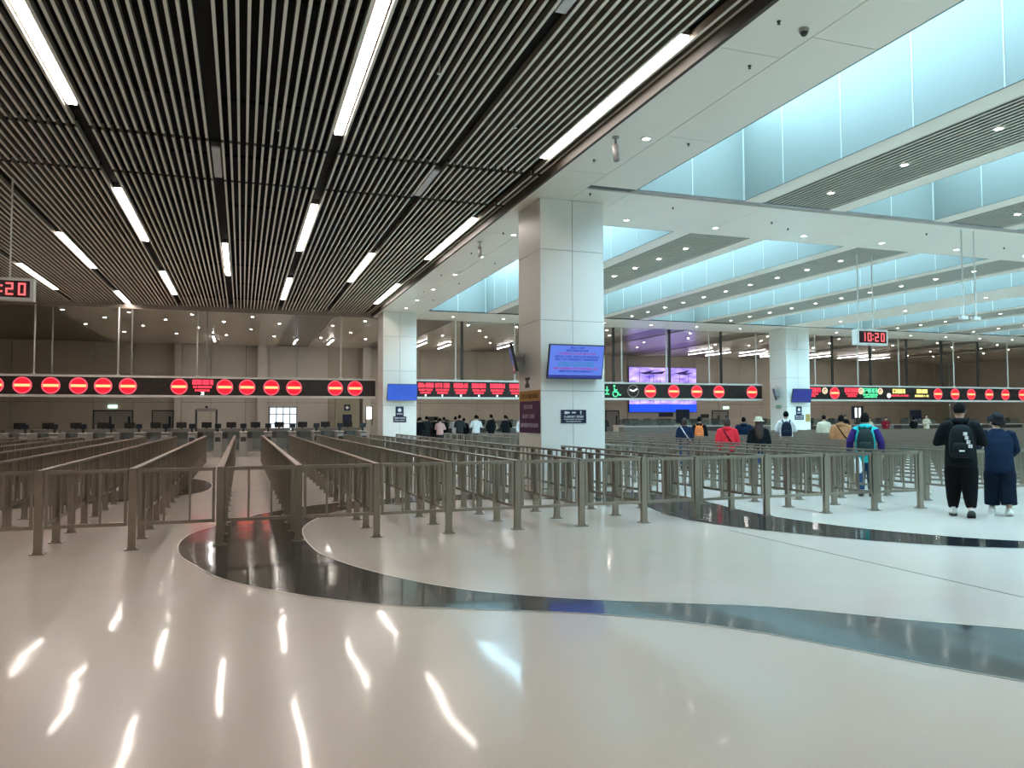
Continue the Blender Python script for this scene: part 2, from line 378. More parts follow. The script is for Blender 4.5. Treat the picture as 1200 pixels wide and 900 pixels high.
for a, b, y0, y1, bi, k in strips:
    MB().box(a, y0, SOFFIT + 0.30, b, y1, WELL_TOP).build('strip_void', BLACK, sof)
    st = thing('ceiling_slat_strip', 'slatted ceiling strip between the %s and %s roof lights of the %s bay' % (ORD[k], ORD[k + 1], ['near', 'far'][bi]), 'ceiling', kind='structure')
    n = 15; me = MB().box(-0.028, y0, 0.008, 0.028, y1, 0.06, 1).box(-0.03, y0, 0, 0.03, y1, 0.008).mesh('slat', [mat('strip_slat_grey', (0.50, 0.48, 0.42), 0.5), SLATB if bi == 0 else MATS['strip_slat_grey']] if 'strip_slat_grey' in MATS else [mat('strip_slat_grey', (0.50, 0.48, 0.42), 0.5), SLATB])
    for q in range(n): link('slat', me, st, (a + (b - a) * (q + 0.5) / n, 0, SOFFIT + 0.02))
    if bi == 1:      # the far strips read as a grid: cross slats above
        g = MB(); yy = y0
        while yy < y1: g.box(a, yy, SOFFIT + 0.05, b, yy + 0.035, SOFFIT + 0.10); yy += 0.22
        tag(g.build('cross_slats', mat('strip_slat_grey', (0.50, 0.48, 0.42), 0.5), st), kind='stuff')
# cross beams
for (ya, yb) in ((-8.0, -1.0), (14.62, 17.3), (33.6, 36.7)):
    cuts = [5.76 if ya < 0 or ya > 30 else 6.72, 7.76, 11.2, 14.6, 18.4, 22.1, 25.6, 29.2, 33, 36.8, 40.6, 44.4, 48.2, 52, 56, 60]
    for a, b in zip(cuts, cuts[1:]):
        slab(a + 0.004, ya + 0.004, b - 0.004, yb - 0.004, WHITE)
slab(7.76, 14.35, XR, 14.50, mat('reveal_metal', (0.34, 0.33, 0.34), 0.3, 0.3), name='reveal_flange')
slab(6.9, 14.50, XR, 14.62, BLACK, SOFFIT + 0.12, name='shadow_gap')
slab(7.76, 33.50, XR, 33.6, BLACK, SOFFIT - 0.012, SOFFIT + 0.02, name='shadow_gap')
# well linings: painted panels with light joints
for bi, (y0, y1) in enumerate(BAYS):
    for k, x in enumerate(WELLX):
        well = thing('roof_light_well', 'white lined daylight well, %s roof light of the %s bay' % (ORD[k], ['near', 'far'][bi]), 'skylight', (x, y0, SOFFIT), kind='structure')
        L = y1 - y0; Hh = WELL_TOP - SOFFIT
        ys = [L]; yv = L - 1.35
        while yv > 0.4: ys.append(yv); yv -= 1.63
        ys.append(0.0)
        for b, a in zip(ys, ys[1:]):
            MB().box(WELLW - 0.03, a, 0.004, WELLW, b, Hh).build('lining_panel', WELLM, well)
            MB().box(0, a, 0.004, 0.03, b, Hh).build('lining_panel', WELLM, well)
            if b > 14.5 or b < L:
                MB().box(WELLW - 0.036, b - 0.012, 0.004, WELLW - 0.03, b + 0.012, Hh).build('joint_trim', WELLJ, well)
        for a, b in ((0.03, WELLW / 2), (WELLW / 2, WELLW - 0.03)):
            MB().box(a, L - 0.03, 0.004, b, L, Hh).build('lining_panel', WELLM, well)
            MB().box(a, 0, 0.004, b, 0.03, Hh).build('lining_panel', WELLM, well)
        MB().box(WELLW / 2 - 0.012, L - 0.036, 0.004, WELLW / 2 + 0.012, L - 0.03, Hh).build('joint_trim', WELLJ, well)
        MB().box(WELLW - 0.055, L - 0.055, 0.004, WELLW - 0.03, L - 0.03, Hh).build('joint_trim', WELLJ, well)
# glossy ceiling beyond the gantry, with darker slatted strips
bc = thing('ceiling_counter_hall', 'glossy grey ceiling above the counters beyond the sign gantry', 'ceiling', kind='structure')
dark = [(-13.5, -7.6), (2.1, 4.0), (7.7, 9.7)] + [(15.2 + 5.6 * k, 17.2 + 5.6 * k) for k in range(7)]
px_ = XL
for a, b in dark + [(XR, XR)]:
    xs = px_
    while xs < a - 0.05:
        xe = min(xs + 2.1, a)
        if a - xe < 0.5: xe = a
        MB().box(xs + 0.004, 36.7 if xs > 5.7 else 36.9, 6.28, xe - 0.004, YF + 0.3, 7.2).build('ceiling_panel', GLOSSC, bc); xs = xe
    if b > a: MB().box(a, 36.7 if a > 5.7 else 36.9, 6.32, b, YF + 0.3, 7.2).build('recessed_panel', mat('dark_ceiling_panel', (0.15, 0.135, 0.11), 0.3, 0.2), bc)
    px_ = b
MB().box(XL, 36.7, 7.15, XR, YF + 0.3, 8.6).build('ceiling_core', BLACK, bc)

# ------------------------------------------------------------------ downlights and small ceiling fittings
dm = MB(); dm.disc((0, 0, 0), 0.088, 0.02, 'z', 16, 1, 0.065); dm.disc((0, 0, 0.002), 0.066, 0.014, 'z', 16, 0)
dl_me = dm.mesh('downlight', [DOWNM, WHITEP]); dl_hall = dm.mesh('downlight', [mat('lit_downlight_hall', (1.0, 0.93, 0.82), 0.5, emit=230.0, var=0), WHITEP])
def downlight(x, y, z, label, group, me=None): tag(link('downlight', me or dl_me, None, (x, y, z - 0.008)), label, 'downlight', group)
for a, b, y0, y1, bi, k in strips:
    y = y1 - 1.1
    while y > y0 + 0.4:
        if bi == 1 or y > 6.5:
            downlight((a + b) / 2, y, SOFFIT + 0.018, 'round downlight in the slatted strip after the %s roof light of the %s bay' % (ORD[k], ['near', 'far'][bi]), 'downlights in the slatted strips, %s bay strip %d' % (['near', 'far'][bi], k))
        y -= 1.5 if bi else 1.95
for y in (1.6, 6.4, 11.6, 18.9, 21.8, 24.8, 27.9, 30.7, 33.0):
    downlight(6.47 if y < 18 else 6.62, y, SOFFIT, 'small round downlight in the long white soffit beside the slatted ceiling', 'downlights in the long white soffit')
for x in [8.7, 11.2, 13.9, 16.5, 19.2, 21.9, 24.6, 28.2, 31.0, 33.7, 36.4, 39.1, 41.8, 44.5]:
    downlight(x, 16.6, SOFFIT, 'small round downlight in the near white cross beam', 'downlights in the near cross beam')
    downlight(x + 0.6, 35.2, SOFFIT, 'small round downlight in the far white cross beam', 'downlights in the far cross beam')
for x in [26.5 + 1.0]:
    for y in (19, 23, 27, 31): downlight(28.1, y, SOFFIT, 'small round downlight in the soffit strip before the far right column', 'downlights in the right column strip')
for yi, y in enumerate((37.9, 40.2, 43.2, 46.5)):
    x = -12.6 + (yi % 2) * 1.3
    while x < 54:
        if not any(a - 0.1 < x < b + 0.1 for a, b in dark):
            downlight(x, y, 6.28, 'small round downlight in the glossy ceiling, %s row beyond the sign gantry' % ORD[yi], 'counter hall downlights row %d' % yi, dl_hall)
        x += 2.6
for j, x in enumerate([-1.6, 3.0, 5.0, 8.9, 10.6, 12.3, 16.2, 21.7, 31.0, 33.0, 35.4, 37.9, 39.8, 42.0, 44.6, 47.5]):
    linear(x, 46.5 + (j % 2) * 0.8, 49.6 + (j % 2) * 0.8, True, '%s short thin strip light from the left near the far wall' % ORD[j], z=(6.22 if any(a < x < b for a, b in dark) else 6.18), hw=0.045, lm=mat('lit_diffuser_far', (1.0, 0.95, 0.92), 0.5, emit=22.0, var=0))
sp = MB(); sp.disc((0, 0, -0.008), 0.024, 0.016, 'z', 10); sp.tube([(0, 0, -0.01), (0, 0, -0.04)], 0.009, 6); sp.disc((0, 0, -0.04), 0.02, 0.006, 'z', 10)
sp_me = sp.mesh('sprinkler_head', BLACKP)
for x, y in [(6.06, 7.6), (6.46, 8.72), (7.3, 11.6), (6.1, 12.9), (6.95, 14.9), (9.2, 15.3), (12.2, 15.7), (13.0, 16.1), (16.8, 15.4), (20.3, 16.0), (6.3, 18.8), (7.2, 19.8), (6.2, 21.4), (7.3, 22.6), (6.2, 25), (7.2, 26.4), (6.4, 28.5), (7.2, 30.4)]:
    tag(link('sprinkler_head', sp_me, None, (x, y, SOFFIT)), 'tiny dark sprinkler head on the white soffit', 'sprinkler', 'sprinkler heads on the soffit')
for x, y, l in [(2.6, 10.6, 'small chrome sprinkler below the slats right of the centre channel'), (0.55, 13.6, 'small chrome sprinkler below the slats by the centre channel'), (4.3, 12.2, 'small chrome sprinkler below the slats near the soffit')]:
    q = MB(); q.tube([(0, 0, 0.12), (0, 0, -0.05)], 0.012, 6); q.disc((0, 0, -0.05), 0.035, 0.012, 'z', 10)
    tag(q.build('slat_sprinkler', TRIMW, None, False, (x, y, SLAT_Z)), l, 'sprinkler')
cm = thing('dome_camera', 'small dark dome camera on the soffit near the top', 'camera', (6.48, 7.66, SOFFIT))
MB().disc((0, 0, -0.02), 0.06, 0.04, 'z', 16).build('base', GREYP, cm); MB().ball((0, 0, -0.05), 0.045).build('dome', BLACKP, cm, True)
def bullet(x, y, label):
    t = thing('hanging_camera', label, 'camera', (x, y, SOFFIT))
    MB().disc((0, 0, -0.01), 0.06, 0.02, 'z', 12).build('mount', GREYP, t)
    MB().tube([(0, 0, 0), (0, 0, -0.16)], 0.018, 8).build('stem', GREYP, t)
    MB().tube([(0, 0.02, -0.14), (0, -0.03, -0.42)], 0.05, 10).build('body', GREYP, t, True)
bullet(5.95, 11.72, 'grey tube camera hanging from the soffit before the near column')
bullet(6.02, 19.96, 'grey tube camera hanging from the soffit past the near column')

# ------------------------------------------------------------------ columns
def column(x0, y0, label, joints, zt=SOFFIT):
    W, D = 1.50, 1.40
    t = thing('column', label, 'column', (x0, y0, 0))
    MB().box(0.03, 0.03, 0, W - 0.03, D - 0.03, zt - 0.01).build('core', JOINT, t)
    zs = [0.02] + joints + [zt - 0.003]; g = 0.005
    for a, b in zip(zs, zs[1:]):
        for xa, xb in ((0, W / 2), (W / 2, W)):
            MB().box(xa + (g if xa else 0.0), 0, a + g, xb - (g if xb < W else 0.0), 0.035, b - g).build('cladding_panel', COLW, t)
            MB().box(xa + (g if xa else 0.0), D - 0.035, a + g, xb - (g if xb < W else 0.0), D, b - g).build('cladding_panel', COLW, t)
        MB().box(0, 0.035 + 0.002, a + g, 0.035, D - 0.037, b - g).build('cladding_panel', COLW, t)
        MB().box(W - 0.035, 0.037, a + g, W, D - 0.037, b - g).build('cladding_panel', COLW, t)
    MB().box(0.02, 0.02, 0, W - 0.02, D - 0.02, 0.10).build('plinth', STEEL, t)
    return t
column(6.04, 15.5, 'large white panelled column standing among the barriers, nearest of the three', [2.11, 3.64, 5.18])
column(5.87, 34.3, 'white column at the end of the slatted ceiling, left of the three', [2.11, 3.64, 5.18])
column(27.43, 34.3, 'white column far right between two sign gantries', [2.11, 3.64, 5.18])

# pseudo glyphs for writing too small to read
def glyphs(m, x0, x1, z0, z1, y, n, mi=0, seed=1, th=0.004, ax='y', wt=0.16):
    """a row of n block characters, strokes only, standing in the plane y"""
    rnd = random.Random(seed); cw = (x1 - x0) / n
    for i in range(n):
        a, b = x0 + cw * (i + 0.1), x0 + cw * (i + 0.9); h = z1 - z0; s = h * wt
        def bx(p, q, r, u):
            if ax == 'y': m.box(p, y - th, r, q, y, u, mi)
            else: m.box(y - th, p, r, y, q, u, mi)
        for k in range(3):
            if rnd.random() < 0.85: bx(a, b, z0 + h * (0.05 + 0.36 * k), z0 + h * (0.05 + 0.36 * k) + s)
        for k in range(3):
            if rnd.random() < 0.6: bx(a + (b - a) * (0.05 + 0.4 * k), a + (b - a) * (0.05 + 0.4 * k) + s, z0, z1)

# screens on the columns
def monitor(name, x, y, z, wdt, h, label, scr, tilt=0.22, rz=0.0, text=False):
    t = thing(name, label, 'monitor', (x, y, z), rz)
    def rot(o): o.rotation_euler.x = tilt; return o
    b = rot(MB().box(-wdt / 2, 0, -h / 2, wdt / 2, 0.055, h / 2).build('housing', BLACKP, t))
    s = MB().box(-wdt / 2 + 0.02, -0.006, -h / 2 + 0.02, wdt / 2 - 0.02, 0.0, h / 2 - 0.02).build('screen', scr, b)
    MB().box(-wdt / 2 + 0.02, -0.008, -h / 2 + 0.02, wdt / 2 - 0.02, -0.006, -h / 2 + 0.085).build('screen_footer', SCREEND if scr is SCREENB else scr, b)
    if text:
        rows = [(0.30, 0.16, TXTB, 8), (0.24, 0.26, TXTB, 12), (0.175, 0.44, TXTR, 18), (0.11, 0.52, TXTB, 22), (0.05, 0.5, TXTB, 22), (-0.02, 0.42, TXTG, 18), (-0.075, 0.42, TXTG, 18), (-0.145, 0.52, TXTR, 22), (-0.205, 0.40, TXTB, 20)]
        for q, (zz, hw, mt, n) in enumerate(rows):
            g = MB(); glyphs(g, -hw, hw, zz - 0.018, zz + 0.024, -0.006, n, 0, q, 0.003); tag(g.build('text_line', mt, b), kind='stuff')
    else:
        g = MB()
        for q in range(5): glyphs(g, -wdt * 0.36, wdt * 0.36, h * (0.3 - 0.12 * q), h * (0.3 - 0.12 * q) + 0.03, -0.006, 14, 0, q, 0.003)
        tag(g.build('text_lines', TXTB, b), kind='stuff')
    MB().box(-0.05, 0.03, -0.06, 0.05, 0.28, 0.06).build('bracket', GREYP, t)
    MB().box(-0.12, 0.26, -0.12, 0.12, 0.285, 0.12).build('wall_plate', GREYP, t)
    return t
monitor('hanging_monitor', 6.74, 15.21, 2.72, 1.28, 0.74, 'blue text monitor tilted on the front of the nearest column', SCREENB, text=True)
monitor('hanging_monitor', 6.68, 34.01, 2.68, 1.34, 0.74, 'bright blue monitor on the left far column', mat('mid_blue_screen', (0.02, 0.085, 0.52), 0.3, emit=1.0, var=0))
monitor('hanging_monitor', 28.17, 34.01, 2.68, 1.25, 0.74, 'dark blue monitor on the right far column', SCREEND)
monitor('hanging_monitor', 5.75, 16.55, 2.85, 1.0, 0.62, 'dark monitor seen edge-on at the left side of the nearest column', DIMSCR, rz=-PI / 2 - 0.29)
monitor('hanging_monitor', 27.14, 35.0, 2.75, 1.0, 0.62, 'dark monitor seen edge-on at the side of the right far column', DIMSCR, rz=-PI / 2 - 0.62)
# notices
t = thing('notice_board', 'navy notice with white pictograms on the front of the nearest column', 'sign', (6.49, 15.5, 1.41))
MB().box(-0.012, -0.012, -0.012, 0.612, 0, 0.302).build('border', WHITEP, t); MB().box(0, -0.016, 0, 0.60, -0.012, 0.29).build('face', NAVY, t)
g = MB(); g.box(0.085, -0.02, 0.20, 0.165, -0.016, 0.255); g.disc((0.19, -0.018, 0.228), 0.02, 0.004, n=10)
g.box(0.26, -0.02, 0.215, 0.35, -0.016, 0.245); g.disc((0.47, -0.018, 0.245), 0.02, 0.004, n=10); g.box(0.46, -0.02, 0.19, 0.48, -0.016, 0.235)
g.build('pictograms', WPRINT, t)
g = MB(); glyphs(g, 0.07, 0.53, 0.12, 0.165, -0.016, 10, 0, 5, 0.003); glyphs(g, 0.07, 0.53, 0.075, 0.095, -0.016, 24, 0, 6, 0.003); glyphs(g, 0.12, 0.48, 0.03, 0.05, -0.016, 16, 0, 7, 0.003)
tag(g.build('lettering', WPRINT, t), kind='stuff')
for (x, y, z, l) in ((6.33, 34.3, 1.36, 'left'), (27.9, 34.3, 1.40, 'right')):
    t = thing('notice_board', 'navy notice of two stacked panels with a white emblem on the %s far column' % l, 'sign', (x, y, z))
    MB().box(0, -0.015, 0, 0.58, 0, 0.26).build('lower_panel', NAVY, t); MB().box(0.10, -0.015, 0.26, 0.46, 0, 0.70).build('upper_panel', NAVY, t)
    MB().disc((0.28, -0.017, 0.54), 0.085, 0.005).build('emblem', WPRINT, t)
    g = MB(); glyphs(g, 0.14, 0.42, 0.34, 0.40, -0.015, 5, 0, 3); glyphs(g, 0.05, 0.53, 0.15, 0.22, -0.015, 7, 0, 4); glyphs(g, 0.05, 0.53, 0.06, 0.10, -0.015, 16, 0, 8)
    tag(g.build('lettering', WPRINT, t), kind='stuff')
t = thing('notice_board', 'small ochre notice on the right far column', 'sign', (28.62, 34.3, 1.28))
MB().box(0, -0.012, 0, 0.28, 0, 0.42).build('face', mat('pale_ochre', (0.50, 0.36, 0.10), 0.5), t)
g = MB(); [glyphs(g, 0.03, 0.25, 0.06 + 0.09 * q, 0.10 + 0.09 * q, -0.012, 6, 0, q) for q in range(4)]; tag(g.build('lettering', mat('brown_print', (0.22, 0.13, 0.03), 0.6, var=0), t), kind='stuff')
t = thing('phone_notice', 'ochre and purple telephone notice on the left side of the nearest column', 'sign', (6.037, 15.55, 1.2))
MB().box(-0.012, 0, 0, 0, 1.28, 0.70).build('purple_panel', PURPLE, t); MB().box(-0.012, 0, 0.705, 0, 1.28, 0.93).build('ochre_panel', OCHRE, t)
g = MB(); glyphs(g, 0.08, 1.16, 0.76, 0.86, -0.012, 8, 0, 11, 0.004, 'x'); tag(g.build('brown_lettering', mat('dark_ochre_print', (0.16, 0.06, 0.012), 0.6, var=0), t), kind='stuff')
g = MB(); glyphs(g, 0.42, 0.98, 0.53, 0.62, -0.012, 4, 0, 12, 0.004, 'x'); glyphs(g, 0.30, 1.08, 0.32, 0.41, -0.012, 8, 0, 13, 0.004, 'x'); glyphs(g, 0.08, 1.20, 0.12, 0.21, -0.012, 11, 0, 14, 0.004, 'x')
tag(g.build('white_lettering', mat('grey_print', (0.50, 0.46, 0.52), 0.6, var=0), t), kind='stuff')
t = thing('telephone_symbol', 'square telephone pictogram above the ochre notice on the nearest column', 'sign', (6.04, 15.95, 2.17))
MB().box(-0.010, 0, 0, 0, 0.52, 0.30).build('plate', WPRINT, t); q = MB(); q.box(-0.014, 0.24, 0.03, -0.010, 0.50, 0.12); q.box(-0.014, 0.30, 0.12, -0.010, 0.44, 0.20); q.box(-0.014, 0.20, 0.20, -0.010, 0.50, 0.26); q.build('handset', BLACKP, t)
t = thing('exit_sign', 'small pale green exit sign on the side of the right far column', 'sign', (27.43, 34.75, 2.0))
MB().box(-0.03, 0, 0, 0, 0.42, 0.2).build('plate', mat('exit_pale_green', (0.55, 0.80, 0.68), 0.4, emit=0.25, var=0), t); MB().box(-0.034, 0.12, 0.05, -0.03, 0.30, 0.15).build('arrow', mat('exit_green', (0.02, 0.30, 0.15), 0.5), t)

# ------------------------------------------------------------------ sign gantries
BY, BZ0, BZ1 = 36.4, 2.56, 3.30
def gantry(x0, x1, label):
    t = thing('sign_gantry', label, 'sign gantry', ((x0 + x1) / 2, BY, BZ0))
    h = (x1 - x0) / 2
    MB().box(-h, 0, 0, h, 0.35, BZ1 - BZ0).build('band', BANDM, t)
    MB().box(-h, -0.03, BZ1 - BZ0, h, 0.38, BZ1 - BZ0 + 0.09).build('top_trim', TRIMW, t)
    MB().box(-h, -0.03, -0.10, h, 0.38, 0).build('bottom_trim', TRIMW, t)
    return t
gl = gantry(-13, 5.87, 'long black sign gantry with red no-entry discs over the left gates')
gm = gantry(7.37, 27.43, 'black sign gantry between the two far columns with mixed signs')
gr = gantry(28.93, 56, 'black sign gantry right of the far right column')
def gx(t, x): return x - t.location.x
dd = MB(); dd.disc((0, -0.01, 0), 0.30, 0.02, n=32); d_me = dd.mesh('no_entry_sign', RED)
dr = MB(); dr.disc((0, -0.012, 0), 0.345, 0.024, n=32, r0=0.295); r_me = dr.mesh('rim', REDRIM)
db_ = MB(); db_.box(-0.285, -0.028, -0.055, 0.285, -0.02, 0.055); b_me = db_.mesh('bar', AMBER)
def no_entry(t, x):
    o = link('no_entry_sign', d_me, t, (gx(t, x), 0, 0.37)); tag(o, 'red lit no-entry disc with an amber bar')
    link('rim', r_me, o); link('bar', b_me, o)
for x in [-11.5, -10.5, -9.47, -8.48, -7.46, -6.45, -5.53, -4.59, -2.59, -0.74, 0.19, 1.22, 2.2, 4.03, 4.93]: no_entry(gl, x)
for x in [20.38, 21.8, 23.22, 24.62, 26.76]: no_entry(gm, x)
for x in [32.45, 40.28, 41.66, 43.0, 44.51, 45.89, 47.39, 48.8, 50.2, 51.6]: no_entry(gr, x)
def led_text(t, x, rows, name='led_text'):
    for q, (dx, w_, z0, h, n, mt) in enumerate(rows):
        g = MB(); glyphs(g, gx(t, x) + dx - w_ / 2, gx(t, x) + dx + w_ / 2, z0, z0 + h, 0, n, 0, int(x * 7) + q, 0.015, wt=0.25)
        # a solid backing glow bar of the diode rows between the strokes
        g.build(name, mt, t)
panel3 = [(0, 0.74, 0.44, 0.22, 6, REDT), (0, 0.66, 0.28, 0.10, 9, REDT), (0, 0.52, 0.15, 0.09, 8, REDT), (0, 0.09, 0.02, 0.09, 1, WHITEL)]
for x in [8.26, 9.09, 10.01, 10.92, 11.86, 12.86, 13.8, 14.7]: led_text(gm, x, panel3)
led_text(gl, -1.66, [(0, 0.84, 0.46, 0.22, 6, REDT), (0, 0.76, 0.31, 0.10, 9, REDT), (0, 0.62, 0.17, 0.09, 8, REDT), (0, 0.15, 0.02, 0.13, 1, WHITEL)])
# wheelchair and clock pictograms
def strokes(t, x, name, segs, balls, mt, r=0.035, label=None):
    g = MB()
    for a, b in segs: g.tube([(gx(t, x) + a[0], -0.012, a[1]), (gx(t, x) + b[0], -0.012, b[1])], r, 6)
    for cx_, cz, rr, r0 in balls: g.disc((gx(t, x) + cx_, -0.012, cz), rr, 0.02, n=20, r0=r0)
    o = g.build(name, mt, t); tag(o, label); return o
strokes(gm, 18.33, 'wheelchair_symbol', [((-0.06, 0.52), (-0.04, 0.32)), ((-0.04, 0.32), (0.14, 0.30)), ((0.14, 0.30), (0.24, 0.14)), ((-0.05, 0.42), (0.10, 0.42)), ((0.24, 0.14), (0.32, 0.18))], [(-0.06, 0.62, 0.06, 0), (0.0, 0.22, 0.17, 0.12)], GREENL, label='green lit wheelchair symbol')
strokes(gm, 17.85, 'green_led_sign', [((0, 0.6), (0, 0.2)), ((-0.1, 0.4), (0.1, 0.4)), ((-0.1, 0.2), (0.12, 0.2))], [], GREENL)
strokes(gm, 19.37, 'clock_symbol', [((-0.20, 0.44), (0.0, 0.36)), ((0.0, 0.36), (0.22, 0.48))], [], WHITEL, 0.04)
strokes(gm, 19.37, 'clock_symbol_ring', [], [(0.0, 0.37, 0.33, 0.30)], mat('dim_white_led', (0.4, 0.36, 0.3), 0.5, emit=0.5, var=0), label='dim ring of the lit clock symbol')
led_text(gr, 31.0, [(0, 0.85, 0.40, 0.26, 4, REDT), (-0.1, 0.75, 0.26, 0.09, 8, REDT), (-0.2, 0.55, 0.14, 0.09, 6, REDT)])
led_text(gr, 33.68, [(0, 1.05, 0.42, 0.25, 5, REDT), (0, 0.85, 0.28, 0.09, 9, REDT), (0, 0.65, 0.15, 0.09, 7, REDT)])
led_text(gr, 35.05, [(0, 1.15, 0.40, 0.26, 5, GREENL), (0, 1.1, 0.24, 0.10, 10, GREENL), (0, 1.0, 0.11, 0.09, 9, GREENL)])
led_text(gr, 37.2, [(0, 0.95, 0.38, 0.26, 5, YELLOWL), (0.05, 1.4, 0.20, 0.10, 10, REDT)])
led_text(gr, 39.0, [(0, 0.85, 0.40, 0.24, 4, YELLOWL), (0, 1.1, 0.18, 0.12, 8, YELLOWL)])
IV = mat('ivory_led', (1.0, 0.75, 0.5), 0.5, emit=0.9, var=0)
for x in (31.75, 34.36, 35.80): strokes(gr, x, 'round_led_emblem', [((0, 0.42), (0, 0.55))], [(0, 0.5, 0.19, 0.11)], IV, 0.05)
strokes(gr, 36.45, 'round_led_emblem', [], [(0, 0.25, 0.14, 0)], WHITEL)
# hangers: white tubes to the ceiling, dark poles just behind
for t, xs in ((gl, [-8.09, -4.99, -1.89, 4.28, -11.2]), (gm, [9.76, 12.8, 18.74, 24.05, 27.1, 15.8, 21.4]), (gr, [31.14, 34.22, 37.32, 41.67, 46.22, 50.5])):
    for x in xs:
        o = MB().tube([(gx(t, x), 0.05, BZ1 - BZ0 + 0.09), (gx(t, x), 0.05, 6.28 - BZ0)], 0.035, 8).build('hanger_rod', ROD, t, True)
        MB().disc((gx(t, x), 0.05, BZ1 - BZ0 + 0.11), 0.09, 0.03, 'z', 12).build('rod_foot', ROD, o)
for t, xs in ((gl, [-7.5, -4.5, -1.5, 2.3]), (gm, [10.15, 13.2, 18.4, 21.75, 25.0]), (gr, [32.6, 35.4, 38.2, 41.0, 44.0])):
    for x in xs:
        w_ = 0.06 if t is not gl else 0.025; MB().box(gx(t, x) - w_, 0.28, BZ1 - BZ0 + 0.09, gx(t, x) + w_, 0.36, 6.28 - BZ0).build('rear_hanger', DARKROD if t is not gl else GREYP, t)

# ------------------------------------------------------------------ clocks
SEG = {'0': 'abcdef', '1': 'bc', '2': 'abged'}
def clock(x0, y, zc, label, wd=1.12, h=0.46):
    t = thing('digital_clock', label, 'clock', (x0 + wd / 2, y, zc))
    MB().box(-wd / 2, 0, -h / 2, wd / 2, 0.22, h / 2).build('housing', WHITEP, t)
    MB().box(-wd / 2 + 0.06, -0.008, -h / 2 + 0.06, wd / 2 - 0.06, 0.0, h / 2 - 0.06).build('face', CLOCKF, t)
    dw, dh, s = 0.135, 0.25, 0.032
    for ch, cx_ in zip('1020', (-0.35, -0.13, 0.14, 0.36)):
        g = MB()
        P = {'a': (-dw / 2, dh / 2 - s, dw / 2, dh / 2), 'g': (-dw / 2, -s / 2, dw / 2, s / 2), 'd': (-dw / 2, -dh / 2, dw / 2, -dh / 2 + s),
             'f': (-dw / 2, 0, -dw / 2 + s, dh / 2), 'e': (-dw / 2, -dh / 2, -dw / 2 + s, 0), 'b': (dw / 2 - s, 0, dw / 2, dh / 2), 'c': (dw / 2 - s, -dh / 2, dw / 2, 0)}
        for k in SEG[ch]:
            a = P[k]; g.box(cx_ + a[0], -0.012, a[1], cx_ + a[2], -0.008, a[3])
        g.build('digit', DIGIT, t)
    g = MB(); g.box(-0.015, -0.012, 0.04, 0.02, -0.008, 0.075); g.box(-0.015, -0.012, -0.075, 0.02, -0.008, -0.04); g.build('colon', DIGIT, t)
    for dx in (-0.42, 0.12):
        MB().tube([(dx, 0.11, h / 2), (dx, 0.11, SOFFIT + 0.15 - zc)], 0.018, 6).build('hanger_rod', ROD, t)
clock(16.92, 18.0, 3.87, 'digital clock reading 10:20 hanging on two rods at the right')
clock(-5.16, 18.0, 4.16, 'digital clock reading 10:20 hanging below the slats at the left edge')
t = thing('hanger_pair', 'pair of white rods with empty end plates hanging from the near cross beam', 'hanger', (17.3, 14.8, SOFFIT))
for dx in (0.0, 0.42):
    o = MB().tube([(dx, 0, 0), (dx, 0, -2.25)], 0.02, 6).build('rod', ROD, t); MB().box(dx - 0.11, -0.05, -2.30, dx + 0.11, 0.05, -2.22).build('end_plate', WHITEP, o)

# ------------------------------------------------------------------ queue barriers
RZ, BRZ, FY = 0.945, 0.30, 10.1
POST_ME = MB()
POST_ME.box(-0.042, -0.03, 0.012, 0.042, 0.03, RZ - 0.03); POST_ME.box(-0.075, -0.065, 0, 0.075, 0.065, 0.012); POST_ME.box(-0.05, -0.038, 0.012, 0.05, 0.038, 0.03)
POST_ME = POST_ME.mesh('post', STEEL)
FX = [-2.16, -1.2, -0.24, 0.68, 1.65, 2.61, 3.58, 4.54, 5.53, 6.42, 7.66, 8.79, 9.76, 10.73, 11.85]
LX = [-2.16 - 0.965 * k for k in range(8, 0, -1)] + FX + [11.85 + 0.965 * k for k in range(1, 32)]
BAL = 0.011
def lane(i, x):
    y0, y1 = FY, 29.2 if x < 5.7 else 30.2
    if 5.9 < x < 7.6 : y1 = 15.2
    k = i - 8
    if k < 0: lab = 'lane railing at the left edge, %s left of the first visible front post' % ORD[-k - 1]
    elif k < 15: lab = 'bronze lane railing running back from the %s front post from the left' % ORD[k]
    else:
        lab = 'bronze lane railing in the right field, %s beyond the last front post' % (ORD[k - 15] if k - 15 < 20 else 'twenty-' + ORD[k - 35])
    t = thing('lane_railing', lab, 'railing', (x, y0, 0), group='lane railings')
    n = int(round((y1 - y0) / 0.91)); st = (y1 - y0) / n
    # the posts one can make out are objects of their own, the distant ones one mesh
    near = 9 if -2 <= k < 15 else (5 if -5 <= k < 22 else 0)
    far = MB()
    for q in range(n + 1):
        if q < near: link('post', POST_ME, t, (0, q * st, 0))
        else: far.box(-0.042, q * st - 0.03, 0, 0.042, q * st + 0.03, RZ - 0.03)
    if far.v: tag(far.build('rear_posts', STEEL, t), kind='stuff')
    L = y1 - y0
    MB().box(-0.038, -0.045, RZ - 0.03, 0.038, L + 0.045, RZ).build('top_rail', STEEL, t)
    MB().box(-0.014, 0, BRZ - 0.02, 0.014, L, BRZ + 0.02).build('bottom_rail', STEEL, t)
    b = MB()
    for q in range(n):
        for f in (0.10, 0.37, 0.63, 0.90):
            yy = (q + f) * st; b.box(-BAL, yy - BAL, BRZ, BAL, yy + BAL, RZ - 0.03)
    tag(b.build('balusters', STEEL, t), kind='stuff')
for i, x in enumerate(LX): lane(i, x)
ub = MB().box(-0.016, -0.012, BRZ, 0.016, 0.012, RZ - 0.03).mesh('upright', STEEL)
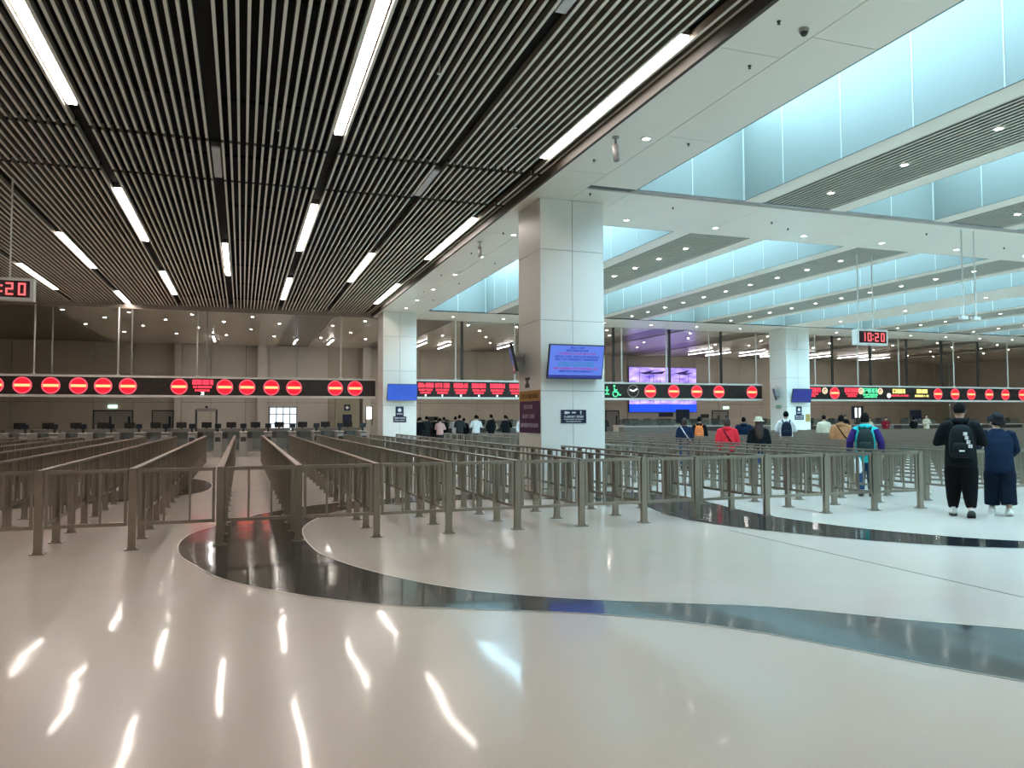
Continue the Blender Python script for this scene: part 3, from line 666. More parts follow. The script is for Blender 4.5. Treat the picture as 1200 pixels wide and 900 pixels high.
bb = MB().box(-0.012, -0.012, BRZ, 0.012, 0.012, RZ - 0.03).mesh('baluster', STEEL)
for i in range(1, 26):
    xa, xb = LX[i] + 0.055, LX[i + 1] - 0.055
    k = i - 8
    if LX[i] > 10.7 and LX[i] < 11: continue          # the open lane where the traveller in teal went in
    nm = ('between the %s and %s front posts from the left' % (ORD[k], ORD[k + 1])) if 0 <= k < 14 else (('at the left edge, %s panel left of the first front post' % ORD[-k - 1]) if k < 0 else 'at the right, %s panel beyond the last front post' % ORD[k - 14])
    t = thing('cross_panel', 'low cross railing ' + nm, 'railing', ((xa + xb) / 2, FY, 0), group='cross railings along the front')
    h = (xb - xa) / 2
    MB().box(-h, -0.025, RZ - 0.045, h, 0.025, RZ - 0.005).build('top_rail', STEEL, t)
    MB().box(-h, -0.02, BRZ - 0.02, h, 0.02, BRZ + 0.02).build('bottom_rail', STEEL, t)
    for s in (-1, 1): link('upright', ub, t, (s * (h - 0.02), 0, 0))
    for dx in (-0.33, 0.33): link('baluster', bb, t, (dx * h, 0, 0))

# ------------------------------------------------------------------ gates, counters and other things beyond the lanes
def e_gate_proto():
    t = thing('passport_gate', 'x', 'gate')
    b = MB(); b.prism([(0, 0), (1.5, 0), (1.5, 0.98), (0.25, 0.98), (0, 0.88)], 'x', -0.14, 0.14); b.build('cabinet', GREYP, t)
    MB().box(-0.15, 0.05, 0.98, 0.15, 1.5, 1.01).build('top_plate', TRIMW, t)
    p = MB().box(-0.04, 0.28, 1.01, 0.04, 0.36, 1.28).build('screen_post', BLACKP, t)
    MB().box(-0.12, 0.24, 1.16, 0.12, 0.29, 1.34).build('screen', DIMSCR, p)
    MB().box(-0.60, 0.98, 0.25, -0.15, 0.995, 1.0).build('glass_flap', GLASS, t)
    MB().box(-0.10, -0.008, 0.62, 0.10, 0, 0.80).build('reader', BLACKP, t)
    return t
pg = e_gate_proto()
gxs = [-9.6 + 0.965 * k for k in range(16)]
for i, x in enumerate(gxs):
    o = pg if i == 0 else copy_tree(pg)
    o.location = (x, 33.2, 0); tag(o, 'grey passport gate cabinet with small dark screen, %s from the left' % ORD[i], 'gate', 'passport gates in a row')
# tall arch in the centre lane and cabinets behind the gates
t = thing('scanner_arch', 'dark scanner arch standing behind the gates left of the centre lane', 'gate', (-1.5, 36.9, 0))
for s in (-1, 1): MB().box(s * 0.42 - 0.04, 0, 0, s * 0.42 + 0.04, 0.3, 1.95).build('upright', BLACKP, t)
MB().box(-0.40, -0.02, 1.86, 0.40, 0.32, 2.0).build('lintel', GREYP, t); MB().ball((0, 0.1, 2.06), 0.06).build('camera', BLACKP, t, True)
def booth(x, y, label, wmat=GREYP, w_=0.95, screen=True):
    t = thing('inspection_desk', label, 'desk', (x, y, 0))
    MB().box(-w_ / 2, 0, 0, w_ / 2, 0.65, 1.05).build('desk_body', wmat, t)
    MB().box(-w_ / 2 - 0.04, -0.06, 1.05, w_ / 2 + 0.04, 0.70, 1.09).build('desk_top', wmat, t)
    if screen:
        MB().box(-0.05, 0.28, 1.09, 0.05, 0.34, 1.20).build('stand', BLACKP, t)
        MB().box(-0.22, 0.26, 1.12, 0.22, 0.31, 1.38).build('screen', BLACKP, t)
    MB().box(-w_ / 2 + 0.06, -0.012, 0.62, w_ / 2 - 0.06, 0, 0.92).build('front_panel', mat('desk_dark_panel', (0.06, 0.06, 0.065), 0.3), t)
for i in range(15): booth(-10.2 + 1.08 * i, 38.6, '%s inspection desk from the left behind the passport gates' % ORD[i])
def counter(x, y, label, w_, wmat):
    t = thing('service_counter', label, 'counter', (x, y, 0))
    MB().box(-w_ / 2, 0, 0, w_ / 2, 0.7, 1.0).build('counter_body', wmat, t); MB().box(-w_ / 2 - 0.05, -0.12, 1.0, w_ / 2 + 0.05, 0.75, 1.06).build('counter_top', WHITEP, t)
    MB().box(-w_ / 2 + 0.1, 0.1, 1.06, w_ / 2 - 0.1, 0.12, 1.42).build('glass_screen', GLASS, t)
    n = max(1, int(w_ / 1.3))
    for q in range(n):
        cx_ = -w_ / 2 + w_ * (q + 0.5) / n
        o = MB().box(cx_ - 0.24, 0.42, 1.15, cx_ + 0.24, 0.46, 1.46).build('computer', BLACKP, t); MB().box(cx_ - 0.04, 0.46, 1.06, cx_ + 0.04, 0.52, 1.2).build('computer_foot', BLACKP, o)
for i, (x, w_) in enumerate([(9.3, 3.2), (12.9, 3.2), (16.6, 3.0), (22.2, 3.4), (26.0, 3.0), (31.0, 3.0), (34.6, 3.2), (38.4, 3.2), (42.2, 3.2), (46.0, 3.2), (49.8, 3.2)]):
    counter(x, 39.6, '%s long inspection counter right of the left far column' % ORD[i], w_, GREYP if i % 2 else mat('counter_dark', (0.09, 0.085, 0.08), 0.4))
counter(24.9, 44.5, 'white information counter below the big purple screen', 4.6, WHITEP)
counter(28.8, 46.5, 'white rear counter right below the big purple screen', 4.0, WHITEP)
# big LED screen on the far wall
def led_wall():
    t = thing('led_wall', 'large purple and blue LED screen on the far wall behind the gantry', 'screen', (27.75, YF - 0.16, 1.95))
    MB().box(0, 0, 0, 5.95, 0.12, 3.48).build('cabinet', BLACKP, t)
    m_ = bpy.data.materials.new('led_picture'); m_.use_nodes = True; nt = m_.node_tree; b = nt.nodes['Principled BSDF']
    tc = nt.nodes.new('ShaderNodeTexCoord'); mp = nt.nodes.new('ShaderNodeMapping'); mp.inputs['Scale'].default_value = (0.7, 1, 2.6)
    n = nt.nodes.new('ShaderNodeTexNoise'); n.inputs['Scale'].default_value = 1.3; n.inputs['Detail'].default_value = 5
    r = nt.nodes.new('ShaderNodeValToRGB'); e = r.color_ramp.elements
    e[0].position = 0.30; e[0].color = (0.10, 0.06, 0.55, 1); e[1].position = 0.55; e[1].color = (0.50, 0.36, 0.95, 1)
    q = e.new(0.75); q.color = (0.85, 0.75, 1.0, 1)
    nt.links.new(tc.outputs['Object'], mp.inputs[0]); nt.links.new(mp.outputs[0], n.inputs['Vector']); nt.links.new(n.outputs['Fac'], r.inputs[0])
    nt.links.new(r.outputs[0], b.inputs['Emission Color']); b.inputs['Emission Strength'].default_value = 1.1; b.inputs['Base Color'].default_value = (0.02, 0.02, 0.03, 1)
    MB().box(0.03, -0.02, 0.62, 5.92, 0, 3.45).build('picture', m_, t)
    MB().box(0.03, -0.02, 0.03, 5.92, 0, 0.62).build('lower_picture', mat('led_blue', (0.01, 0.07, 0.95), 0.5, emit=1.1, var=0.5, scale=1.5), t)
    g = MB()
    for x in (0.9, 1.75, 2.1, 2.7, 4.4, 5.2): g.box(x, -0.024, 0.7, x + 0.035, -0.02, 2.9 + 0.3 * math.sin(x * 9))
    for z in (1.0, 1.35, 1.9, 2.25): g.box(0.2, -0.024, z, 5.6, -0.02, z + 0.03)
    g.prism([(0.9, 3.0), (2.2, 3.25), (1.9, 3.05), (3.2, 3.2), (2.9, 2.95), (1.4, 2.9)], 'y', -0.024, -0.02); g.prism([(3.9, 3.0), (5.3, 3.3), (5.0, 3.05), (5.7, 3.1), (5.0, 2.9)], 'y', -0.024, -0.02)
    g.build('picture_lines', mat('led_dark_lines', (0.06, 0.03, 0.30), 0.5, emit=0.3, var=0), t)
    MB().box(2.55, -0.10, -0.35, 3.15, -0.02, -0.05).build('hanging_label', NAVY, t)
led_wall()
# doors, window and signs on the far wall
def door(n, x0, x1, label, double):
    t = thing('door_%d' % n, label, 'door', (x0, YF - 0.03, 0), kind='structure'); W = x1 - x0
    MB().box(-0.07, -0.05, 0, 0, 0, 2.08).build('door_frame', BLACKP, t); MB().box(W, -0.05, 0, W + 0.07, 0, 2.08).build('door_frame', BLACKP, t); MB().box(-0.07, -0.05, 2.02, W + 0.07, 0, 2.10).build('door_frame', BLACKP, t)
    leaves = ((0, W / 2), (W / 2, W)) if double else ((0, W),)
    for a, b in leaves:
        o = MB().box(a + 0.01, -0.03, 0.01, b - 0.01, 0, 2.01).build('door_leaf', mat('door_grey', (0.24, 0.23, 0.21), 0.5), t)
        MB().box(b - 0.22, -0.035, 1.0, b - 0.1, -0.03, 1.7).build('door_window', DIMSCR, o); MB().box(a + 0.08, -0.07, 0.95, a + 0.12, -0.03, 1.2).build('door_handle', TRIMW, o)
door(1, -8.5, -6.42, 'grey double door with dark frame below a lit exit sign on the far wall', True)
door(2, -5.24, -4.12, 'single grey door beside the double door on the far wall', False)
door(3, 25.9, 26.9, 'grey door left of the big purple screen', False); door(4, 35.2, 36.6, 'grey double door right of the big purple screen', True)
for i, x in enumerate((-7.75, 25.2, 36.2, 43.0)):
    tag(MB().box(x, YF - 0.10, 2.22, x + 0.5, YF - 0.03, 2.40).build('exit_sign', mat('lit_exit', (0.62, 1.0, 0.85), 0.5, emit=1.6, var=0)), 'small lit exit sign over the %s far wall door' % ORD[i], 'sign')
t = thing('window_1', 'bright gridded window in the far wall behind the gates', 'window', (1.68, YF - 0.05, 0.78), kind='structure')
MB().box(0, 0.0, 0, 1.7, 0.02, 1.5).build('pane', mat('daylit_pane', (0.80, 0.90, 1.0), 0.3, emit=1.3, var=0.25, scale=3), t)
for k in range(5): MB().box(0.425 * k - 0.03, -0.03, 0, 0.425 * k + 0.03, 0, 1.5).build('mullion', DARKROD, t)
for z in (0.0, 0.42, 1.05, 1.5): MB().box(-0.03, -0.03, z - 0.025, 1.73, 0, z + 0.025).build('transom', DARKROD, t)
t = thing('lamp_panel', 'small bright lamp panel beside the left far column', 'window', (7.75, YF - 0.9, 1.15), kind='structure')
MB().box(0.05, 0, 0.35, 0.42, 0.02, 1.15).build('pane', mat('lit_lamp_pane', (1.0, 0.97, 0.92), 0.3, emit=1.6, var=0.1), t); MB().box(0.0, -0.03, -0.05, 0.05, 0.03, 1.2).build('frame_side', DARKROD, t); MB().box(0.42, -0.03, -0.05, 0.47, 0.03, 1.2).build('frame_side', DARKROD, t)  # glowing pane stands for a small lamp, not for daylight
t = thing('wall_cabinet', 'olive cabinet panel with two black notices behind the gates', 'cabinet', (5.75, YF - 1.3, 0))
MB().box(0, 0, 0, 1.55, 0.4, 3.3).build('panel', mat('olive_panel', (0.30, 0.28, 0.20), 0.5), t)
MB().box(0.55, -0.02, 2.05, 0.95, 0, 2.45).build('notice', NAVY, t); MB().box(0.45, -0.02, 1.15, 1.05, 0, 1.80).build('notice', NAVY, t); MB().disc((0.75, -0.024, 2.25), 0.1, 0.008).build('notice_emblem', WPRINT, t)
for i, (x, z) in enumerate([(12.2, 1.35), (34.1, 1.5), (30.9, 1.6)]):
    tag(MB().box(x, YF - 0.06, z, x + 0.75, YF - 0.03, z + 0.3).build('wall_plaque', BLACKP), 'small black plaque on the far wall, %s from the left' % ORD[i], 'plaque')
# kiosks standing high behind the right counters
for i, (x, y, h) in enumerate([(32.6, 41.5, 2.1), (38.6, 41.2, 2.25), (26.1, 42.5, 2.05), (43.9, 41.5, 2.0)]):
    t = thing('display_kiosk', 'tall dark display kiosk behind the counters, %s from the left' % ORD[[1, 2, 0, 3][i]], 'kiosk', (x, y, 0))
    MB().box(-0.12, 0, 0, 0.12, 0.12, h - 0.8).build('stand', BLACKP, t); MB().box(-0.45, -0.03, h - 0.85, 0.45, 0.10, h).build('panel', mat('kiosk_navy', (0.02, 0.025, 0.05), 0.3), t)
    if i == 1:
        for dx in (-0.2, 0.12): MB().box(dx - 0.07, -0.04, h - 0.75, dx + 0.10, -0.03, h - 0.1).build('lit_strip', WHITEL, t)

# ------------------------------------------------------------------ people
SKIN = mat('skin', (0.55, 0.36, 0.26), 0.5, var=0.05)
EYEM = mat('eye_dark', (0.02, 0.015, 0.012), 0.2)
LIPM = mat('lips', (0.42, 0.18, 0.15), 0.5)
def cloth(name, c, rough=0.9): return mat('cloth_' + name, c, rough, var=0.12, scale=14, bump=0.25, bscale=60, spec=0.15)
def remesh(o, vox, sm=6):
    r = o.modifiers.new('remesh', 'REMESH'); r.mode = 'VOXEL'; r.voxel_size = vox; r.use_smooth_shade = True
    s = o.modifiers.new('smooth', 'SMOOTH'); s.factor = 0.5; s.iterations = sm
def lerp(a, b, t): return tuple(x + (y - x) * t for x, y in zip(a, b))
def person(x, y, heading, h, label, jacket, trousers, shoe, hair, near=False, wide=0.0, arms='down', stride=0.0, lean=0.0, sleeve=None, hood=False, hairlen=0, hat=None, pack=None, strap=None, jlen=0.80, leglen=0.07, fat=1.0, headyaw=0.0, group=None, headtilt=0.0, taper=1.0):
    """heading: degrees clockwise from +Y. Built facing +Y, feet at the origin, 1.72 m, then scaled."""
    s = h / 1.72
    t = thing('person', label, 'person', (x, y, 0), -math.radians(heading), group); t.scale = (s, s, s)
    vox = 0.011 if near else 0.024
    ln = lambda z: lean * max(0, z - 0.9) ** 1.3          # forward lean grows with height
    # joints
    hipz, shz = 0.90, 1.40
    sh = {q: (q * 0.185 * fat, ln(shz), shz) for q in (-1, 1)}
    hip = {q: (q * 0.09, 0, hipz) for q in (-1, 1)}
    foot = {-1: (-0.10 - wide * 0.3, stride, 0.08 + max(0, -stride) * 0.25), 1: (0.10 + wide * 0.3, -stride, 0.08 + max(0, stride) * 0.25)}
    knee = {q: (q * 0.10, foot[q][1] * 0.45 + 0.03, 0.48) for q in (-1, 1)}
    if arms == 'forward':
        el = {q: (q * 0.29 * fat, sh[q][1] + 0.03, 1.12) for q in (-1, 1)}; wr = {q: (q * 0.12, sh[q][1] + 0.27, 1.16) for q in (-1, 1)}
    elif arms == 'reach':
        el = {-1: (-0.36, sh[-1][1] + 0.10, 1.17), 1: (0.27, sh[1][1] + 0.02, 1.10)}; wr = {-1: (-0.22, sh[-1][1] + 0.33, 1.15), 1: (0.20, sh[1][1] + 0.22, 0.98)}
    elif arms == 'out':
        el = {q: (q * 0.29, sh[q][1] - 0.03, 1.13) for q in (-1, 1)}; wr = {q: (q * 0.31, sh[q][1] + 0.10, 0.90) for q in (-1, 1)}
    else:
        el = {q: (q * 0.25 * fat, sh[q][1] - 0.03, 1.11) for q in (-1, 1)}; wr = {q: (q * 0.26 * fat, sh[q][1] + 0.05, 0.86) for q in (-1, 1)}
    nk = ln(1.46)
    # ---- body: one continuous figure
    m = MB()
    hy = ln(1.6) + 0.015
    hc = Vector((0, hy, 1.605))
    def H(dx, dy, dz):          # head-local point
        c, sn = math.cos(headyaw), math.sin(headyaw); ct, st_ = math.cos(headtilt), math.sin(headtilt)
        dy, dz = dy * ct + dz * st_, dz * ct - dy * st_
        return (hc.x + dx * c + dy * sn, hc.y - dx * sn + dy * c, hc.z + dz)
    n = 16
    rows = [(-0.115, 0.030, 0.028, 0.045), (-0.105, 0.046, 0.045, 0.035), (-0.075, 0.062, 0.068, 0.018), (-0.03, 0.072, 0.085, 0.004), (0.02, 0.077, 0.095, -0.006), (0.06, 0.073, 0.090, -0.008), (0.095, 0.052, 0.066, -0.008), (0.113, 0.022, 0.03, -0.008)]
    m.loft([[H(rx * math.cos(2 * PI * k / n), oy + ry * math.sin(2 * PI * k / n), z) for k in range(n)] for z, rx, ry, oy in rows])
    m.loft([[H(a * dx, dy, dz) for a, dz in ((-1, 0), (1, 0))] + [H(0, dy + 0.012, dz)] for dx, dy, dz in ((0.006, 0.082, 0.025), (0.012, 0.090, 0.0), (0.017, 0.094, -0.028), (0.012, 0.080, -0.036))])   # nose
    for q in (-1, 1): e = H(q * 0.078, -0.008, -0.005); m.ball(e, (0.012, 0.022, 0.032), 8, 6)                      # ears
    m.tube([(0, ln(1.38), 1.38), (0, nk, 1.46), H(0, -0.005, -0.07)], [0.075, 0.056, 0.052], 12)
    m.ell([(0, 0, 0.84, 0.15, 0.10), (0, 0, 0.95, 0.155, 0.11), (0, ln(1.08), 1.08, 0.13, 0.095), (0, ln(1.25), 1.25, 0.155, 0.11), (0, ln(1.38), 1.38, 0.15, 0.085), (0, ln(1.43), 1.43, 0.08, 0.06)])
    for q in (-1, 1):
        m.tube([lerp(sh[q], (0, sh[q][1], shz), 0.3), sh[q], el[q], wr[q]], [0.05, 0.052, 0.04, 0.028], 10)
        m.tube([hip[q], knee[q], lerp(knee[q], foot[q], 0.35), foot[q]], [0.085, 0.055, 0.05, 0.036], 10)
        f = foot[q]; m.ell([(f[0], f[1] + 0.05, f[2] - 0.05, 0.035, 0.10), (f[0], f[1] + 0.03, f[2] - 0.02, 0.035, 0.085), (f[0], f[1], f[2] + 0.03, 0.032, 0.04)], 10)
        # hand: palm, four unequal bent fingers, thumb from the side
        w_ = Vector(wr[q]); d = (w_ - Vector(el[q])).normalized(); side = Vector((1, 0, 0)) if abs(d.x) < 0.8 else Vector((0, 1, 0)); side = (side - d * side.dot(d)).normalized(); nrm = d.cross(side)
        m.tube([w_, w_ + d * 0.04, w_ + d * 0.085], [0.027, 0.036, 0.034], 8)
        if near:
            for fi, (off, ln_) in enumerate(((-0.030, 0.062), (-0.010, 0.074), (0.010, 0.070), (0.029, 0.055))):
                b0 = w_ + d * 0.075 + side * off; m.tube([b0, b0 + d * ln_ * 0.5 + nrm * 0.008, b0 + d * ln_ * 0.85 + nrm * 0.035], [0.0100, 0.0092, 0.0085], 6)
            b0 = w_ + d * 0.03 - side * q * 0.028; m.tube([b0, b0 + d * 0.03 - side * q * 0.03 + nrm * 0.01, b0 + d * 0.055 - side * q * 0.035 + nrm * 0.022], [0.012, 0.011, 0.009], 6)
    b = m.build('body', SKIN, t, True); remesh(b, 0.009 if near else 0.02, 3)
    if near:
        for q in (-1, 1): MB().ball(H(q * 0.032, 0.083, 0.012), 0.010, 8, 6).build('eye', EYEM, t, True)
        MB().ball(H(0, 0.088, -0.062), (0.024, 0.008, 0.007), 8, 6).build('mouth', LIPM, t, True)
    # ---- jacket
    j = MB(); F = fat
    j.ell([(0, 0.0, jlen, 0.205 * F, 0.15 * F), (0, 0.0, jlen + 0.06, 0.21 * F, 0.155 * F), (0, ln(1.05), 1.05, 0.195 * F, 0.15 * F), (0, ln(1.24), 1.24, 0.205 * F, 0.145 * F), (0, ln(1.37), 1.37, 0.20 * F, 0.115), (0, ln(1.43), 1.43, 0.13, 0.09), (0, nk, 1.475, 0.075, 0.07)], 20)
    arm = lambda q: ([lerp(sh[q], (0, sh[q][1], shz - 0.02), 0.35), (sh[q][0], sh[q][1], sh[q][2] - 0.03), lerp(sh[q], el[q], 0.55), el[q], lerp(el[q], wr[q], 0.55), lerp(el[q], wr[q], 0.98)], [0.07, 0.078 * F, 0.074 * F, 0.068 * F, 0.062, 0.048])
    for q in (-1, 1): j.tube(*arm(q), 12)
    if hood:
        j.tube([(-0.11, ln(1.42) - 0.02, 1.44), (-0.07, nk - 0.085, 1.45), (0, nk - 0.11, 1.44), (0.07, nk - 0.085, 1.45), (0.11, ln(1.42) - 0.02, 1.44)], [0.035, 0.05, 0.058, 0.05, 0.035], 10)
    jo = j.build('jacket', jacket, t, True); remesh(jo, vox, 5)
    if sleeve:
        for q in (-1, 1):
            p, r = arm(q); so = MB().tube(p[1:], [k + 0.006 for k in r[1:]], 14).build('sleeve', sleeve, t, True); remesh(so, vox, 3)
    # ---- trousers
    p = MB(); W = wide
    p.ell([(0, 0, 0.74, 0.14 + W * 0.5, 0.10 + W * 0.4), (0, 0, 0.84, 0.17 + W * 0.4, 0.125 + W * 0.3), (0, 0, 0.93, 0.165, 0.12), (0, 0, 0.99, 0.15, 0.11)], 18)
    for q in (-1, 1):
        hem = lerp(knee[q], foot[q], 1 - leglen / 0.40 * 0.9)
        p.tube([(hip[q][0], 0, 0.86), (q * 0.095, knee[q][1] * 0.4, 0.68), knee[q], lerp(knee[q], hem, 0.6), hem], [0.105 + W * 0.3, 0.098 + W * 0.9, 0.078 + W, 0.072 + W * taper, 0.064 + W * (2 * taper - 1)], 14)
    po = p.build('trousers', trousers, t, True); remesh(po, vox, 4)
    # ---- shoes
    for q in (-1, 1):
        f = foot[q]; z = f[2] - 0.08; lift = 0.55 if z > 0.02 else 0.0
        so = MB(); so.ell([(0, 0.045, 0.03, 0.046, 0.135), (0, 0.045, 0.055, 0.045, 0.13), (0, 0.02, 0.085, 0.040, 0.10), (0, -0.02, 0.115, 0.038, 0.06)], 14)
        o = so.build('shoe', shoe[0], t, True, (f[0], f[1], z)); o.rotation_euler.x = -lift; o.scale = (1.22, 1.1, 1.25) if near else (1, 1, 1)
        MB().ell([(0, 0.045, 0.0, 0.046, 0.138), (0, 0.045, 0.032, 0.049, 0.141)], 14).build('sole', shoe[1], o)
        if near: MB().tube([(-0.03, 0.06, 0.085), (0, 0.06, 0.092), (0.03, 0.06, 0.085)], 0.006, 6).build('laces', WPRINT, o)
    # ---- hair
    hm = MB(); n = 18
    low = {-1: -0.035, 0: -0.055, 1: -0.075, 2: -0.10}[min(hairlen, 2)]
    for_rows = []
    for i in range(9):
        a = i / 8; z = 0.128 - a * (0.128 - low); ring = []
        for k in range(n):
            th = 2 * PI * k / n; c_, s_ = math.cos(th), math.sin(th)
            rr = math.sqrt(max(0.02, 1 - ((z - 0.01) / 0.125) ** 2)) if z > 0.01 else (1.0 if hairlen > 0 else 1 - 2.2 * abs(z - 0.01))
            dy = s_ * 0.104 * rr - 0.008
            zz = z
            if s_ > 0.25 and z < 0.055: zz = 0.055 + (z - 0.055) * 0.08        # hairline above the face
            ring.append(H(c_ * 0.086 * rr, dy, zz))
        for_rows.append(ring)
    hm.loft(for_rows)
    ho = hm.build('hair', hair, t, True)
    if hairlen > 2:
        MB().loft([[H(0.085 * w__ * math.cos(2 * PI * k / 14), -0.07 - dd_ + 0.045 * math.sin(2 * PI * k / 14), z) for k in range(14)] for z, w__, dd_ in ((0.04, 0.95, 0), (-0.06, 1.05, 0.01), (-0.16, 1.25, 0.05), (-0.30, 1.3, 0.075), (-0.40, 0.95, 0.075), (-0.45, 0.4, 0.07))]).build('long_hair', hair, ho, True)
    if hat:
        hb = MB().loft([[H(r * math.cos(2 * PI * k / 24), -0.006 + r * 1.12 * math.sin(2 * PI * k / 24), z) for k in range(24)] for r, z in ((0.145, 0.015), (0.148, 0.022), (0.098, 0.055), (0.094, 0.075), (0.088, 0.125), (0.07, 0.140), (0.02, 0.143))]).build('hat', hat, t, True)
        MB().loft([[H(r * math.cos(2 * PI * k / 24), -0.006 + r * 1.12 * math.sin(2 * PI * k / 24), z) for k in range(24)] for r, z in ((0.099, 0.058), (0.101, 0.06), (0.098, 0.078), (0.095, 0.079))]).build('hat_band', hat, hb, True)
    # ---- backpack
    if pack:
        by = ln(1.2) - 0.145 * F
        bk = MB(); rows = []
        for z, w__, d_ in ((0.90, 0.10, 0.05), (0.92, 0.15, 0.085), (1.02, 0.165, 0.10), (1.18, 0.16, 0.095), (1.30, 0.14, 0.08), (1.37, 0.10, 0.055), (1.395, 0.05, 0.03)):
            rows.append([(w__ * math.copysign(abs(math.cos(a)) ** 0.6, math.cos(a)), by + (ln(z) - ln(1.2)) - 0.05 + d_ * math.copysign(abs(math.sin(a)) ** 0.7, math.sin(a)), z) for a in [2 * PI * k / 20 for k in range(20)]])
        bk.loft(rows); bo = bk.build('backpack', pack[0], t, True)
        MB().ell([(0, by - 0.14, 0.95, 0.10, 0.03), (0, by - 0.155, 0.98, 0.12, 0.035), (0, by - 0.15, 1.10, 0.115, 0.035), (0, by - 0.14, 1.13, 0.09, 0.02)], 16).build('pocket', pack[0], bo, True)
        MB().tube([(-0.03, by - 0.02, 1.39), (0, by - 0.03, 1.43), (0.03, by - 0.02, 1.39)], 0.008, 6).build('grab_handle', pack[0], bo)
        for q in (-1, 1):
            MB().tube([(q * 0.09, by - 0.0, 1.36), (q * 0.115 * F, ln(1.42) - 0.06, 1.445), (q * 0.13 * F, ln(1.4) + 0.06, 1.43), (q * 0.14 * F, ln(1.25) + 0.16 * F, 1.22), (q * 0.17 * F, ln(1.05) + 0.13 * F, 1.05), (q * 0.14 * F, by + 0.02, 0.95)], [0.02, 0.022, 0.022, 0.022, 0.016, 0.014], 6).build('strap', pack[0], bo, True)
        if len(pack) > 1:
            g = MB()
            for q, pz in enumerate((1.235, 1.175, 1.115, 1.055)):      # a slanting column of block characters
                glyphs(g, 0.015 + 0.02 * q, 0.075 + 0.02 * q, pz, pz + 0.05, by - (0.150 if pz > 1.13 else 0.186), 1, 0, 31 + q, 0.02, wt=0.22)
            g.build('white_print', pack[1], bo); MB().box(-0.035, by - 0.195, 1.0, 0.035, by - 0.185, 1.02).build('pack_label', pack[1], bo)
    if strap:
        MB().tube([(-0.13, ln(1.4) - 0.06, 1.44), (0.0, ln(1.2) - 0.165 * F, 1.22), (0.17, -0.14 * F, 0.98)], 0.017, 6).build('shoulder_strap', strap, t, True)
    return t
BLK = cloth('black', (0.0055, 0.007, 0.009)); NVY = cloth('navy', (0.005, 0.014, 0.034)); TEAL = cloth('teal', (0.03, 0.50, 0.52)); PUR = cloth('purple', (0.035, 0.018, 0.13))
JEAN = cloth('jeans', (0.03, 0.075, 0.16)); REDC = cloth('red', (0.75, 0.03, 0.05)); TANC = cloth('tan', (0.50, 0.23, 0.11)); WHC = cloth('white', (0.75, 0.75, 0.75)); ORG = cloth('orange', (0.75, 0.20, 0.06)); MARO = cloth('maroon', (0.25, 0.015, 0.03)); PINK = cloth('pink', (0.62, 0.38, 0.36)); CREAM = cloth('cream', (0.62, 0.55, 0.42)); DGR = cloth('charcoal', (0.03, 0.035, 0.035)); BRN = cloth('brown_leather', (0.06, 0.022, 0.018))
HB = mat('hair_black', (0.006, 0.005, 0.005), 0.9, var=0.2, spec=0.15); HBR = mat('hair_brown', (0.035, 0.015, 0.009), 0.75, var=0.2)
SHW = (mat('shoe_white', (0.70, 0.69, 0.66), 0.6), mat('sole_white', (0.80, 0.80, 0.78), 0.6)); SHG = (mat('shoe_grey', (0.40, 0.38, 0.33), 0.7), mat('sole_black', (0.03, 0.03, 0.03), 0.7)); SHB = (BRN, mat('sole_black', (0.03, 0.03, 0.03), 0.7)); SHK = (BLK, mat('sole_black', (0.03, 0.03, 0.03), 0.7))
person(10.36, 8.98, 46, 1.73, 'man in black jacket and black trousers with printed black backpack, walking away', BLK, cloth('black_trousers', (0.003, 0.003, 0.004)), (SHW[0], SHG[1]), HB, near=True, wide=0.04, arms='forward', stride=0.15, taper=0.55, hood=True, pack=(cloth('pack_black', (0.007, 0.010, 0.012), 0.7), WPRINT), jlen=0.76, leglen=0.05, fat=1.06, hairlen=-1)
person(11.08, 8.92, 44, 1.56, 'stooping person in navy with a dark bucket hat beside the man with backpack', NVY, cloth('navy_trousers', (0.004, 0.009, 0.020)), SHW, HB, near=True, wide=0.055, arms='reach', stride=0.10, lean=0.42, hat=cloth('hat_charcoal', (0.016, 0.016, 0.02)), jlen=0.72, leglen=0.10, fat=1.08, headyaw=-0.5, headtilt=-0.5)
person(11.36, 11.95, 43, 1.60, 'person in teal jacket with purple sleeves and a dark backpack, entering the open lane', TEAL, JEAN, SHB, HB, near=True, wide=0.01, arms='out', stride=0.02, sleeve=PUR, hood=True, pack=(cloth('pack_green_black', (0.015, 0.03, 0.03), 0.6),), hairlen=1, fat=0.98, jlen=0.70)
t = thing('carrier_bag', 'white plastic carrier bag held by the person in teal', 'bag', (11.06, 11.84, 0.46))
MB().ell([(0, 0, 0, 0.07, 0.04), (0, 0, 0.05, 0.10, 0.055), (0, 0, 0.2, 0.09, 0.045), (0, 0, 0.30, 0.04, 0.025)], 14).build('bag_body', WHC, t, True); MB().tube([(-0.03, 0, 0.29), (-0.01, 0, 0.40), (0.03, 0, 0.29)], 0.006, 6).build('bag_handle', WHC, t)
Q = 'travellers queueing in the lanes'
lanes = [(a + b) / 2 for a, b in zip(LX, LX[1:])]
def queue(x, y, *a, **k):
    xl = min(lanes, key=lambda q: abs(q - x))          # stand in the middle of the nearest lane
    return person(xl, y * xl / x, *a, **k)
queue(16.5, 20.7, 35, 1.71, 'man in white shirt with a navy backpack, queueing before the right far column', WHC, DGR, SHK, HB, arms='forward', pack=(cloth('pack_navy', (0.01, 0.015, 0.035), 0.7),), group=Q)
queue(14.9, 16.5, 40, 1.58, 'woman in tan coat with a dark shoulder strap, queueing', TANC, DGR, SHK, HB, hairlen=1, strap=BLK, hood=True, group=Q, fat=1.1, jlen=0.62)
queue(21.3, 24.5, 40, 1.60, 'person in cream top queueing far behind the tan coat', CREAM, DGR, SHK, HB, group=Q)
